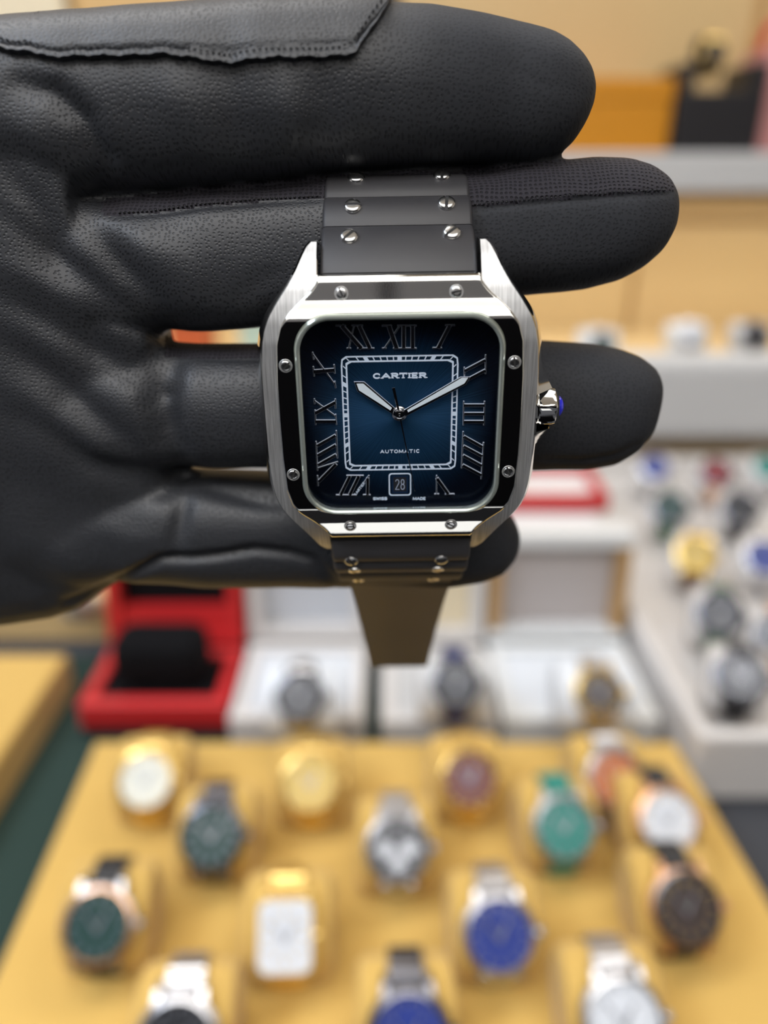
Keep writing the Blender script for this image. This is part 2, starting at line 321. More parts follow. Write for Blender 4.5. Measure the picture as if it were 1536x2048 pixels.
def display_watch(loc, case, dial, strap, label, group, tilt=49, yaw=0, shape='round', bez=None, chrono=False, size=1.0, kind_name='display_watch', arc=(28, 150)):
    r = empty(kind_name, loc, (math.radians(tilt), 0, math.radians(yaw)), label, 'watch', group); sc = MM*size
    ry, rz = 28.0, 19.0                       # pillow ellipse the strap hugs; its centre lies 24 below the dial
    R = 20.0
    bez = bez or case
    mb = MB()
    if shape == 'round':
        mb.lathe([(0, -5), (17.5, -5), (19.5, -3.5), (20, -1), (19.4, 1.2), (17.4, 1.8), (17.0, 0.6)], 36)
        dp = [(16.9*math.cos(2*PI*k/32), 16.9*math.sin(2*PI*k/32)) for k in range(32)]
    else:
        mb.prism(rrect(15.5, 19, 6), -5, 1.2, 0.9); dp = rrect(13.6, 17.0, 5)
    for sx in (-1, 1):
        for sy in (-1, 1):                    # lugs
            mb.loft([[(sx*9, sy*14, -3.5), (sx*12.5, sy*14, -3.5), (sx*12.5, sy*14, 0.8), (sx*9, sy*14, 0.8)],
                     [(sx*9.2, sy*21, -4.5), (sx*12, sy*21, -4.5), (sx*12, sy*21, -1.2), (sx*9.2, sy*21, -1.2)],
                     [(sx*9.4, sy*24, -7), (sx*11.5, sy*24, -7), (sx*11.5, sy*24, -5), (sx*9.4, sy*24, -5)]])
    mb.build('case', SB[case], r, scale=sc, smooth=True)
    if shape == 'round':
        MB().lathe([(17.0, 1.2), (18.9, 1.5), (18.4, 2.6), (17.2, 3.0), (16.6, 2.2), (17.0, 1.2)], 36).build('bezel', SB[bez] if isinstance(bez, str) else bez, r, scale=sc, smooth=True)
    dd = MB().prism(dp, 0.6, 1.25 if shape != 'round' else 1.3).build('dial', D[dial], r, scale=sc)
    mk = MB(); rr = 14.6 if shape == 'round' else 12.2
    for k in range(12):
        a = PI/6*k; q = (math.sin(a), math.cos(a)); kx = 1 if shape == 'round' else 0.85
        mk.bar((q[0]*(rr-2.6)*kx, q[1]*(rr-2.6)), (q[0]*rr*kx, q[1]*rr), 1.1, 1.3, 1.7)
    mk.build('hour_markers', SB['gold' if case in ('gold', 'rose') else 'steel'], dd, scale=sc)
    if chrono:
        for cx, cy in ((-7, 0), (7, 0), (0, -7.5)):
            MB().lathe([(4.3, 1.3), (4.3, 1.55), (3.6, 1.55), (3.6, 1.35), (0, 1.35)], 20, c=(cx, cy, 0)).build('subdial', D['white'], dd, scale=sc)
    MB().bar((0, -2), (5.2, 7), 1.5, 1.9, 2.2, w2=0.8).build('hour_hand', SB['steel'], r, scale=sc)
    MB().bar((0.5, -3), (-8.5, 8.6), 1.1, 2.3, 2.6, w2=0.6).build('minute_hand', SB['steel'], r, scale=sc)
    if shape == 'round':
        MB().lathe([(16.7, 2.6), (16.2, 3.2), (8, 3.6), (0, 3.7)], 28).build('crystal', M['glass2'], r, scale=sc, smooth=True)
        MB().lathe([(0, 19.2), (2.6, 19.5), (3.0, 20.3), (3.0, 22.5), (2.4, 23.4), (0, 23.6)], 14, axis='x', c=(0, 0, -1)).build('crown', SB[case], r, scale=sc)
    else:
        MB().prism(rrect(12.8, 15.8, 4), 1.6, 2.2).build('crystal', M['glass2'], r, scale=sc)
        MB().lathe([(0, 15), (2.2, 15.3), (2.2, 17.8), (1.2, 18.6), (0, 18.7)], 12, axis='x', c=(0, 0, -1)).build('crown', SB[case], r, scale=sc)
    metal = strap in ('steel', 'gold', 'rose', 'dark')
    for sgn in (1, -1):
        rings = []; n = 27
        for k in range(n):
            a = math.radians(arc[0]+(arc[1]-arc[0])*k/(n-1)); g = (0.5 if metal and k % 3 == 0 else 0)
            if k == 0: yy, zz, th = 20.2, -5.2, 2.2; ny, nz = 0.5, 0.87
            else:
                ny, nz = math.sin(a), math.cos(a); yy = (ry+2.6-g)*ny; zz = -24+(rz+2.6-g)*nz; th = 2.2-g
            w = 9.2 - 1.8*k/(n-1)
            rings.append([(-w, sgn*yy, zz), (w, sgn*yy, zz), (w, sgn*(yy-ny*th), zz-nz*th), (-w, sgn*(yy-ny*th), zz-nz*th)])
        MB().loft(rings).build('bracelet' if metal else 'strap', SB[strap], r, scale=sc)
    return r
def pillow(loc, m, label, group, tilt=49, yaw=0, size=1.0, hw=24):
    rings = []
    for x, k in ((-hw, 0.80), (-hw+1.5, 0.93), (-hw+5, 1.0), (0, 1.0), (hw-5, 1.0), (hw-1.5, 0.93), (hw, 0.80)):
        rings.append([(x, 27.4*k*math.cos(2*PI*i/28), -24+18.6*k*math.sin(2*PI*i/28)) for i in range(28)])
    o = MB().loft(rings).build('watch_pillow', m, scale=MM*size, smooth=True)
    o.location = loc; o.rotation_euler = (math.radians(tilt), 0, math.radians(yaw)); return tag(o, label, 'pillow', group)
GT = 'watches on the mustard tray'
TW = [ # u, v, case, dial, strap, label, kwargs
 (292, 1560, 'gold', 'cream', 'gold', 'gold watch with cream dial at the far left corner of mustard tray', {}),
 (620, 1566, 'gold', 'champ', 'gold', 'all gold champagne-dial watch in the back row below the white box', {}),
 (938, 1556, 'gold', 'burg', 'gold', 'gold watch with a burgundy dial in the back row of mustard tray', {}),
 (1230, 1556, 'steel', 'copper', 'steel', 'steel watch with a copper orange dial in the back row', {}),
 (423, 1672, 'dark', 'green', 'dark', 'dark grey watch with a deep green dial in the second row', {}),
 (795, 1698, 'steel', 'grey', 'steel', 'steel chronograph with grey dial and white subdials in the second row', dict(chrono=True)),
 (1128, 1655, 'steel', 'teal', 'teal', 'watch with bright turquoise dial and turquoise strap', {}),
 (1335, 1640, 'rose', 'white', 'black', 'rose gold watch with pale dial at the right end of tray', {}),
 (196, 1850, 'steel', 'green', 'black', 'steel and black watch with green dial at the left edge of mustard tray', dict(bez='rose')),
 (570, 1872, 'gold', 'white', 'gold', 'rounded square gold watch with glare-white dial in the third row', dict(shape='square')),  # white dial colour stands in for glare on the glass
 (998, 1868, 'steel', 'blue', 'steel', 'steel bracelet watch with a blue dial in the third row', {}),
 (1372, 1815, 'rose', 'brown', 'black', 'rose gold chronograph with dark brown dial and black strap', dict(bez='dark')),
 (355, 2085, 'steel', 'black', 'steel', 'steel bracelet watch with black dial cut off at the lower left edge', {}),
 (818, 2070, 'dark', 'blue', 'dark', 'dark steel watch with royal blue dial at the bottom edge', {}),
 (1245, 2040, 'steel', 'white', 'steel', 'steel watch with silvery white dial at the lower right', dict(bez='steel')),
]
for (u, v, cs, dl, stp, lab, kw) in TW:
    p = at_z(u, v, 0.078)
    display_watch(p, cs, dl, stp, lab, GT, yaw=2, **kw)
    pillow(p, YEL, 'mustard velvet pillow inside the ' + lab.split(' in the ')[0].split(' at the ')[0].split(' cut off')[0], 'mustard watch pillows', yaw=2)

# ------------------------------------------------------------------ open presentation boxes behind the tray
def open_box(name, u0, u1, y0, y1, h, lid_h, m_out, m_in, m_lid_in, label, lean=10, v_ref=1400, wall=0.012, lid_m=None, side_m=None, pad0=None, foot=None):
    a = at_y(u0, v_ref, y0).x; b = at_y(u1, v_ref, y0).x
    r = empty(name, ((a+b)/2, y0, 0.001), label=label, cat='watch box'); w = (b-a)/2; d = y1-y0
    mb = MB(); f0 = 0.013 if foot else 0
    if foot: MB().box(-w+0.001, w-0.001, 0.001, d-0.001, 0, f0).build('box_foot', foot, r, scale=1)
    mb.box(-w, w, 0, d, f0, f0+0.004); mb.rbox(-w, w, 0, wall, f0, h, 0.002); mb.rbox(-w, w, d-wall, d, f0, h, 0.002)
    mb.rbox(-w+0.0004, -w+wall, 0.0006, d-0.0006, f0+0.0004, h-0.0005, 0.002); mb.rbox(w-wall, w-0.0004, 0.0006, d-0.0006, f0+0.0004, h-0.0005, 0.002); mb.build('box_base', m_out, r, scale=1)
    MB().rbox(-w+wall, w-wall, wall, d-wall, f0+0.004, h-0.004, 0.002).build('lining', m_in, r, scale=1)
    lid = MB(); t = math.radians(lean); ld = 0.03
    def L(x, s, q): return (x, d+0.002+math.sin(t)*s+math.cos(t)*q, h+math.cos(t)*s-math.sin(t)*q)
    def lbox(mb, x0, x1, s0, s1, q0, q1):
        v = [L(x, s, q) for q in (q0, q1) for s in (s0, s1) for x in (x0, x1)]
        mb.add(v, [(0, 2, 3, 1), (4, 5, 7, 6), (0, 1, 5, 4), (2, 6, 7, 3), (0, 4, 6, 2), (1, 3, 7, 5)])
    lbox(lid, -w+0.001, w-0.001, 0.003, lid_h-0.001, ld-0.004, ld-0.0003); 
    for q in ((-w, -w+wall), (w-wall, w)):
        if side_m: sd = MB(); lbox(sd, q[0]*0.999, q[1]*0.999, 0.002, lid_h, 0, ld); sd.build('lid_side', side_m, r, scale=1)
        else: lbox(lid, q[0]*0.995, q[1]*0.995, 0.002, lid_h, 0, ld)
    lbox(lid, -w, w, 0.0015, wall, -0.0004, ld+0.0004); lbox(lid, -w+wall*.9, w-wall*.9, wall*.9, (pad0 or wall), 0.004, ld) if pad0 else None; lbox(lid, -w, w, lid_h-wall, lid_h+0.0006, -0.0004, ld+0.0004); lid.build('lid', lid_m or m_out, r, scale=1)
    pad = MB(); lbox(pad, -w+wall, w-wall, pad0 or wall, lid_h-wall, ld-0.014, ld-0.005); pad.build('lid_pad', m_lid_in, r, scale=1)
    return r, (a+b)/2, w
rb, rx, rw = open_box('red_watch_box', 150, 452, 0.500, 0.583, 0.037, 0.118, RED, BLACKV, BLACKV, 'open red watch box with black lining behind the mustard tray', 6, pad0=0.036, foot=BLACK)
c = MB().rbox(-0.040, 0.040, 0.020, 0.066, 0.034, 0.082, 0.015).build('pillow', BLACKV, rb, scale=1)
SILV = smat('silver_grey_satin', (0.50, 0.52, 0.56), 0.35)
SAT = smat('white_satin', (0.62, 0.65, 0.69), 0.4)
open_box('white_watch_box', 452, 728, 0.484, 0.592, 0.036, 0.125, PINKW, SAT, SILV, 'open white watch box with silver lid lining holding a grey watch', 4)
open_box('beige_watch_box', 762, 1000, 0.486, 0.592, 0.032, 0.120, PINKW, GREYW, BEIGE, 'open pale beige watch box holding a watch with navy strap', 4)
open_box('tan_trimmed_watch_box', 1010, 1330, 0.484, 0.592, 0.036, 0.108, WHITE, SAT, smat('pinkish_grey_lining', (0.42, 0.38, 0.37), 0.6), 'open white watch box with tan-edged lid at the right', 4, lid_m=WHITE, side_m=smat('brown_edge', (0.40, 0.24, 0.10), 0.5))
def cushion_watch(u, v, z, case, dial, strap, label, group, m=SAT, hw=30, tilt=50, yaw=0, size=0.95, **k):
    p = at_z(u, v, z); display_watch(p, case, dial, strap, label, group, tilt, yaw, size=size, **k)
    pillow(p, m, 'cushion inside the ' + label, 'pale watch cushions', tilt, yaw, size, hw=hw)
GB = 'watches in the open boxes'
cushion_watch(600, 1392, 0.085, 'dark', 'grey', 'steel', 'small grey-dial steel watch in the white box under the strap end', GB)
cushion_watch(912, 1368, 0.088, 'dark', 'black', 'navy', 'black-dial watch on a navy strap in the beige box', GB, m=GREYW)
cushion_watch(1198, 1385, 0.085, 'gold', 'brown', 'steel', 'gold and steel watch with brown dial in the tan-trimmed box', GB)
# grey white riser behind the boxes, red rimmed dish on it
o = MB().rbox(-0.255, 0.215, 0.632, 0.78, 0.001, 0.125, 0.004).build('white_riser', WHITE, scale=1); tag(o, 'white box riser standing behind the open watch boxes', 'riser')
rd = empty('red_rimmed_dish', (0.135, 0.735, 0.1265), label='shallow red-rimmed dish with white lining on the white riser', cat='dish')
mb = MB(); w, d, t = 0.092, 0.044, 0.008
for q in ((-w, w, -d, -d+t), (-w, w, d-t, d), (-w+.0004, -w+t, -d+.0006, d-.0006), (w-t, w-.0004, -d+.0006, d-.0006)): mb.rbox(q[0], q[1], q[2], q[3], 0, 0.018, 0.001)
mb.build('rim', RED, rd, scale=1); MB().box(-w+t, w-t, -d+t, d-t, 0.0, 0.009).build('lining', WHITE, rd, scale=1)
o = MB().rbox(-0.012, 0.012, -0.010, 0.010, 0, 0.016, 0.004).build('yellow_tag', smat('yellow_plastic', (0.60, 0.52, 0.02), 0.5), scale=1)
o.location = (0.128, 0.735, 0.136); tag(o, 'small yellow block lying in the red-rimmed dish', 'tag')
o = MB().rbox(-0.19, 0.225, 0.80, 1.02, 0.001, 0.15, 0.006).build('cream_case', smat('cream_lacquer', (0.70, 0.68, 0.66), 0.5), scale=1); tag(o, 'broad cream display case behind the red-rimmed dish', 'case')
# tan wood block at left, with silver piece
o = MB().rbox(-0.60, -0.265, 0.645, 0.80, 0.001, 0.055, 0.004).build('wooden_block', WOOD, scale=1); tag(o, 'low tan wooden block behind the plain mustard tray', 'block')
o = MB().lathe([(0, 0), (0.016, 0), (0.018, 0.004), (0.015, 0.012), (0, 0.015)], 24).build('silver_button', ST, scale=1, smooth=True)
o.location = at_z(160, 1222, 0.0555); tag(o, 'round silver metal piece on the low tan block', 'ornament')

# ------------------------------------------------------------------ right-hand white multi-watch case
WX = at_z(1400, 1480, 0.06)
wc = empty('white_watch_case', (WX.x, WX.y, 0.001), label='long off-white case full of watches on cushions at the right', cat='watch case')
MB().rbox(0.001, 0.549, 0.001, 0.599, 0, 0.036, 0.004).build('case_base', PINKW, wc, scale=1)
mb = MB(); [mb.rbox(*q, 0.004) for q in ((0, 0.55, 0, 0.012, 0, 0.062), (0.0004, 0.012, 0.0006, 0.5994, 0, 0.0615), (0, 0.55, 0.588, 0.6, 0, 0.062))]
mb.build('case_rim', PINKW, wc, scale=1)
MB().rbox(-0.02, 0.57, 0.603, 0.66, 0.08, 0.205, 0.02).build('lid', GREYW, wc, scale=1)
GW = 'watches in the white case'
WW = [(1482, 1352, 'dark', 'black', 'black', 'large black watch nearest the front of the white case'),
      (1440, 1225, 'dark', 'black', 'green', 'black watch on a green strap in the white case'),
      (1562, 1268, 'dark', 'grey', 'rose', 'grey-dial watch at the right frame edge in the white case'),
      (1392, 1108, 'gold', 'champ', 'brown', 'gold watch with champagne dial in the white case'),
      (1530, 1115, 'steel', 'blue', 'steel', 'blue-dial steel watch in the white case'),
      (1340, 1015, 'dark', 'green', 'green', 'green-dial watch on a green strap in the white case'),
      (1480, 1015, 'dark', 'black', 'black', 'all black watch in the middle of the white case'),
      (1432, 945, 'dark', 'red', 'rose', 'dark watch with red dial in the white case'),
      (1310, 935, 'steel', 'blue', 'steel', 'small blue-dial watch farthest left in the white case'),
      (1535, 935, 'steel', 'teal', 'steel', 'small turquoise-dial watch at the back of the white case')]
SB['brown'] = C('strap_brown', (0.12, 0.05, 0.02), 0.5)
for (u, v, cs, dl, stp, lab) in WW: cushion_watch(u, v, 0.088, cs, dl, stp, lab, GW, m=PINKW, hw=23, tilt=45, yaw=-20, size=1.02)

# ------------------------------------------------------------------ shelf goods
def box_px(name, m, u0, u1, z0, z1, y0, depth, label, cat='box', band=None, v=200, lid=True):
    a = at_y(u0, v, y0).x; b = at_y(u1, v, y0).x
    r = empty(name, ((a+b)/2, y0, z0), label=label, cat=cat); w = (b-a)/2; h = z1-z0
    MB().rbox(-w, w, 0, depth, 0, h*(0.7 if lid else 1), 0.002).build('box_base', m, r, scale=1)
    if lid: MB().rbox(-w-0.0015, w+0.0015, -0.0015, depth+0.0015, h*0.7+0.0006, h, 0.002).build('lid', m, r, scale=1)
    return r
SZ = 0.467
zt = at_y(1200, 155, 1.27).z
box_px('orange_box', ORANGE, 1020, 1347, SZ, zt, 1.27, 0.14, 'bright orange gift box on the grey shelf')
bh = empty('black_watch_holder', (0, 0, 0), label='black notched holder on the shelf right of the orange box', cat='holder')
xa = at_y(1356, 200, 1.26).x; xb = at_y(1533, 200, 1.26).x; zb = at_y(1400, 182, 1.26).z; zc = at_y(1400, 125, 1.26).z
MB().rbox(xa, xb, 1.26, 1.36, SZ, zb, 0.003).build('block', BLACK, bh, scale=1)
MB().rbox(xa, xa+0.022, 1.26, 1.36, zb, zc, 0.003).build('post', BLACK, bh, scale=1); MB().rbox(xb-0.03, xb, 1.26, 1.36, zb, zc, 0.003).build('post', BLACK, bh, scale=1)
p = at_y(1425, 120, 1.30)
display_watch(Vector((p.x, 1.30, zb+0.055)), 'gold', 'black', 'gold', 'gold watch standing on the black notched holder', 'watches at the back', tilt=80, size=0.95)
pillow(Vector((p.x, 1.30, zb+0.055)), BLACKV, 'black pillow inside the gold watch on the black holder', 'dark watch pillows', 80, 0, 0.95, hw=20)
p = at_y(1546, 100, 1.33)
ar = []
for k in range(25):
    a = PI*k/24; cx, cz = math.cos(a)*0.030, math.sin(a)*0.045
    ar.append([(p.x+0.02+cx+math.cos(a)*0.007*math.cos(2*PI*i/8), 1.35+0.007*math.sin(2*PI*i/8), SZ+0.14+cz+math.sin(a)*0.007*math.cos(2*PI*i/8)) for i in range(8)])
rbg = empty('red_gift_bag', (0, 0, 0), label='red-handled pink bag at the right frame edge of shelf', cat='bag')
MB().loft(ar).build('handle', RED, rbg, scale=1, smooth=True)
MB().rbox(p.x-0.018, p.x+0.10, 1.30, 1.40, SZ, SZ+0.141, 0.004).build('bag_body', smat('pink_card', (0.55, 0.25, 0.24), 0.5), rbg, scale=1)
box_px('black_tall_box', BLACK, 505, 800, SZ, at_y(600, -60, 1.25).z, 1.25, 0.14, 'tall black box at the top edge above the index finger', v=20)
box_px('tan_tall_box', WOOD2, 145, 480, SZ, at_y(600, -200, 1.27).z, 1.27, 0.12, 'tall tan box at the top left above the glove', v=20)
box_px('cream_tall_box', BEIGE, -150, 128, SZ, at_y(600, -200, 1.25).z, 1.25, 0.12, 'tall cream box in the top left corner', v=20)
# low riser goods
z0 = 0.171
def on_riser(u, v): return at_y(u, v, 1.25)
p = on_riser(1203, 668); cushion_watch(1203, 690, z0+0.045, 'steel', 'green', 'steel', 'pale watch on a white cushion above the ring fingertip', 'watches at the back', m=WHITE, tilt=70)
p = on_riser(1445, 650)
cushion_watch(1382, 668, z0+0.045, 'steel', 'white', 'steel', 'silver watch on the riser left of the black one', 'watches at the back', m=WHITE, tilt=60)
cushion_watch(1512, 668, z0+0.045, 'dark', 'black', 'black', 'black watch on the riser above the grey case lid', 'watches at the back', m=GREYW, tilt=60)
box_px('coral_box', smat('coral_card', (0.50, 0.10, 0.03), 0.5), 335, 412, z0, z0+0.07, 1.2, 0.08, 'coral red box glimpsed between middle and ring fingers', v=670)
box_px('mint_box', smat('mint_card', (0.45, 0.58, 0.50), 0.5), 478, 640, z0, z0+0.07, 1.2, 0.08, 'mint green box glimpsed between the fingers beside the watch', v=670)

# ================================================================== the wristwatch in the hand
W = empty('wristwatch', WC, (PI/2, -ROLL, 0), 'square steel wristwatch with blue dial and roman numerals held in the glove', 'watch')
# --- mid case with lugs and crown guards
def sm(xs, ys, x):
    """monotone-ish smooth interpolation"""
    x = np.asarray(x, float); h = 0.35
    return (np.interp(x-h, xs, ys)+2*np.interp(x, xs, ys)+np.interp(x+h, xs, ys))/4
YO = [0, 6, 10, 12.5, 14.5, 16.5, 18.5, 20.5, 22.3, 23.4, 23.8]; XO = [19.6, 19.55, 19.3, 18.85, 18.05, 16.75, 15.3, 14.1, 13.25, 12.7, 12.15]
YZ = [0, 11, 14, 16, 18, 20, 22, 23.8]; ZT = [1.75, 1.75, 1.45, 1.0, 0.35, -0.6, -1.9, -3.7]
ys = sorted(set(list(np.round(np.linspace(-23.8, 23.8, 97), 3)) + [3.0, 3.08, -3.0, -3.08, 17.9, -17.9, 18.3, -18.3]))
mb = MB(); fm = []
for side in (1, -1):
    rings = []
    for y in ys:
        ay = abs(y); xo = float(sm(YO, XO, ay)) if ay < 23.7 else 12.15; zt_ = float(sm(YZ, ZT, ay)); xi = float(np.interp(ay, [13.6, 16.0, 23.8], [15.2, 11.15, 11.15]))
        zb_ = -5.6 if ay < 14 else -5.6-1.4*((ay-14)/9.8)**1.5
        lo = xo+1.35*max(0, 1-(ay/21)**4)
        if side == 1 and ay > 3.04: lo = max(lo, 20.7+1.9*max(0, 1-(ay-3.04)/5.6)**1.7 if ay < 8.6 else 0)
        zm = min(-1.6, zt_-1.0); m2 = (zm+zb_)/2-0.3
        sec = [(xi, zb_), (xo-0.6, zb_), (lo-0.25, m2-0.9), (lo, m2), (lo-0.15 if ay > 9.3 or side < 0 else lo-0.1, zm-0.4), (xo+0.22, zt_-0.45), (xo-0.12, zt_), (xi+0.15, zt_), (xi, zt_-0.2)]
        rings.append([(side*x, y, z) for x, z in sec])
    n0 = len(mb.f); mb.loft(rings); m = 9
    for k in range(len(mb.f)-n0): fm.append(0 if (k < (len(rings)-1)*m and k % m == 6) else 1)
n0 = len(mb.f); mb.box(-15.6, 15.6, -18.4, 18.4, -6.3, -0.75); fm += [1]*(len(mb.f)-n0)
mesh_obj('case', mb.v, mb.f, [M['brushed'], M['polished']], W, smooth=True, fmat=fm, sharp=28)['label'] = 'brushed steel case with four lugs'
# --- bezel
YB = [0, 6, 11, 13.4, 15.0, 16.4, 17.8, 18.8, 19.8]; XB = [17.5, 17.45, 17.15, 16.45, 15.3, 13.8, 12.2, 11.35, 10.95]
YP = [0, 12.6, 13.6, 14.6, 15.6, 16.5, 17.0, 18.7, 19.2, 19.6, 19.9]; ZP = [2.35, 2.35, 2.22, 1.86, 1.30, 0.82, 0.68, 0.42, 0.25, 0.0, -0.35]
SY = [0, 13.0, 13.9, 14.4, 15.2, 16.3, 16.55, 16.75, 18.75, 19.0, 19.3, 19.9]; SS = [0, 0, 0.05, 0.34, 0.42, 0.44, 0.36, 0.17, 0.15, 0.3, 0.55, 0.9]
_gy = np.linspace(0, 20.2, 1200); _gs = np.interp(_gy, SY, SS); _gs = np.convolve(np.pad(_gs, 6, mode='edge'), np.ones(13)/13, 'valid'); _gz = 2.35-np.concatenate([[0], np.cumsum(_gs[:-1]*np.diff(_gy))])
def bez_z(y): return float(np.interp(abs(y), _gy, _gz))
outl = []
for y in np.linspace(-19.8, 19.8, 265): outl.append((float(np.interp(abs(y), YB, XB)), y))
# smooth the outline
for _ in range(3): outl = [outl[0]]+[((outl[i-1][0]+2*outl[i][0]+outl[i+1][0])/4, outl[i][1]) for i in range(1, len(outl)-1)]+[outl[-1]]
poly = outl + [(x, 19.8) for x in np.linspace(10.6, -10.6, 40)] + [(-x, y) for x, y in outl[::-1]] + [(x, -19.8) for x in np.linspace(-10.6, 10.6, 40)]
def on_rrect(a, hx, hy, r):
    """point of a rounded rectangle in direction a"""
    dx, dy = math.cos(a), math.sin(a); lo, hi = 0, 40
    for _ in range(30):
        t = (lo+hi)/2; x, y = abs(dx*t), abs(dy*t); qx, qy = x-(hx-r), y-(hy-r)
        d = math.hypot(max(qx, 0), max(qy, 0))+min(max(qx, qy), 0)-r
        if d < 0: lo = t
        else: hi = t
    return dx*lo, dy*lo
HX, HY, HR = 14.55, 14.85, 5.0
rows = []; n = len(poly)
for (x, y) in poly:
    a = math.atan2(y, x); ix, iy = on_rrect(a, HX, HY, HR); row = [(ix, iy, 0.3)]
    for s in [0.0, 0.015, 0.03]+[0.03+0.92*q/34 for q in range(1, 35)]+[0.965, 0.98, 0.99, 1.0]:
        px, py = ix+(x-ix)*s, iy+(y-iy)*s; L_ = math.hypot(x-ix, y-iy)
        e = L_*(1-s); r_ = 0.40; dz = -(r_-math.sqrt(max(r_*r_-(r_-e)**2, 0))) if e < r_ else 0
        e2 = L_*s; dz2 = -(0.12-e2)*0.8 if e2 < 0.12 else 0
        row.append((px, py, bez_z(py)+dz+dz2))
    row.append((x, y, min(-0.1, bez_z(y)-1.6))); rows.append(row)
mb = MB(); m = len(rows[0]); v = [p for r in rows for p in r]; f = []
for k in range(n):
    l = (k+1) % n
    for i in range(m-1): f.append((k*m+i, l*m+i, l*m+i+1, k*m+i+1))
BZ = mb.add(v, f).build('bezel', M['polished2'], W, smooth=True, sharp=50); BZ['label'] = 'mirror-polished square bezel with tabs towards the strap'
# --- bezel screws (head in a dark counterbore ring, slotted)
random.seed(3)
def screw(x, y, z, nrm, r, parent, mh, rim=True, dome=0.42, name='bezel_screw', ang=None):
    ang = random.uniform(0, PI) if ang is None else ang
    mb = MB(); h = r*(0.28 if rim else dome)
    # dome head in two halves beside the slot
    for s in (1, -1):
        N = 12; pts = []
        off = r*0.17
        a0 = math.asin(off/r)
        base = [(r*math.cos(a0+(PI-2*a0)*k/N), s*r*math.sin(a0+(PI-2*a0)*k/N)) for k in range(N+1)]
        if s < 0: base = base[::-1]
        lv_ = [(1.0, -r*0.5), (1.0, h*0.15), (0.96, h*0.5), (0.8, h*0.82), (0.55, h*0.96), (0.2, h)] if not rim else [(1.0, -r*.5), (1.0, h*.6), (0.88, h*.93), (0.5, h)]
        oy = s*off; mb.loft([[(px*q_, oy+(py-oy)*q_, z_) for px, py in base] for q_, z_ in lv_])
    nf = len(mb.f); mb.prism([(r*.985*math.cos(2*PI*k/16), r*.985*math.sin(2*PI*k/16)) for k in range(16)], -r*0.5, -0.04*r)
    o = mesh_obj(name, mb.v, mb.f, [mh, M['slot']], parent, smooth=True, sharp=50, fmat=[0]*nf+[1]*(len(mb.f)-nf))
    o.rotation_euler = (Vector((0, 0, 1)).rotation_difference(Vector(nrm))).to_matrix().to_4x4().to_euler(); o.rotation_euler.rotate_axis('Z', ang)
    o.location = (x*MM, y*MM, z*MM)
    if rim:
        q = MB().lathe([(r*1.02, -0.05), (r*1.10, 0.07), (r*1.26, 0.07), (r*1.36, -0.06)], 24).build('screw_seat', M['brushed'], o, smooth=True)
    return o
for (x, y) in ((-15.95, 8.0), (15.95, 8.0), (-15.95, -8.3), (15.95, -8.3), (-7.85, 17.5), (7.75, 17.5), (-7.85, -17.4), (7.75, -17.4)):
    sl = (bez_z(y+0.3)-bez_z(y-0.3))/0.6
    screw(x, y, bez_z(y)+0.03, Vector((0, -sl, 1)).normalized(), 0.72, W, M['screw'])
# --- crystal, its edge, the inner ring
def ring_rr(levels, N=144):
    """levels: (hx, hy, r, z); lofted rounded-rectangle rings"""
    rows = [[(*on_rrect(2*PI*k/N+1e-4, hx, hy, r), z) for k in range(N)] for hx, hy, r, z in levels]
    f = []
    for i in range(len(rows)-1):
        for k in range(N): l = (k+1) % N; f.append((i*N+k, i*N+l, (i+1)*N+l, (i+1)*N+k))
    return MB().add([p for r in rows for p in r], f)
ring_rr([(14.53, 14.83, 5.0, 1.6), (14.53, 14.83, 5.0, 2.55), (14.35, 14.65, 4.85, 2.75), (14.1, 14.4, 4.6, 2.78), (13.88, 14.18, 4.4, 2.62), (13.86, 14.16, 4.4, 1.6)]).build('crystal_edge', M['crystal_edge'], W, smooth=True)['label'] = 'pale bevelled edge of the glass'
ring_rr([(14.45, 14.75, 4.9, 1.55), (13.95, 14.25, 4.5, 1.5), (13.95, 14.25, 4.5, 0.0)]).build('inner_ring', M['rehaut'], W, smooth=True)
MB().prism([on_rrect(2*PI*k/96, 13.84, 14.14, 4.4) for k in range(96)], 1.75, 2.35).build('crystal', M['glass'], W)
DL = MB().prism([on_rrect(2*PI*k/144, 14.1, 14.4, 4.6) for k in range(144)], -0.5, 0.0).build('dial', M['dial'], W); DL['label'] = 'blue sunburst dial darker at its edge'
# --- minute track
def frame_mesh(mb, o, i, ro, ri, z0, z1, cy=0, cx=0, N=96):
    A = [on_rrect(2*PI*k/N+0.001, o[0], o[1], ro) for k in range(N)]; B = [on_rrect(2*PI*k/N+0.001, i[0], i[1], ri) for k in range(N)]
    v = [(x+cx, y+cy, z1) for x, y in A]+[(x+cx, y+cy, z1) for x, y in B]+[(x+cx, y+cy, z0) for x, y in A]+[(x+cx, y+cy, z0) for x, y in B]; f = []
    for k in range(N):
        l = (k+1) % N; f += [(k, l, N+l, N+k), (2*N+k, 2*N+l, l, k), (N+k, N+l, 3*N+l, 3*N+k)]
    mb.add(v, f)
mb = MB(); TX, TY = 8.4, 8.72
frame_mesh(mb, (TX, TY), (TX-0.22, TY-0.22), 0.9, 0.75, 0.0, 0.03)
frame_mesh(mb, (TX-0.68, TY-0.68), (TX-0.92, TY-0.92), 0.06, 0.05, 0.0, 0.03)
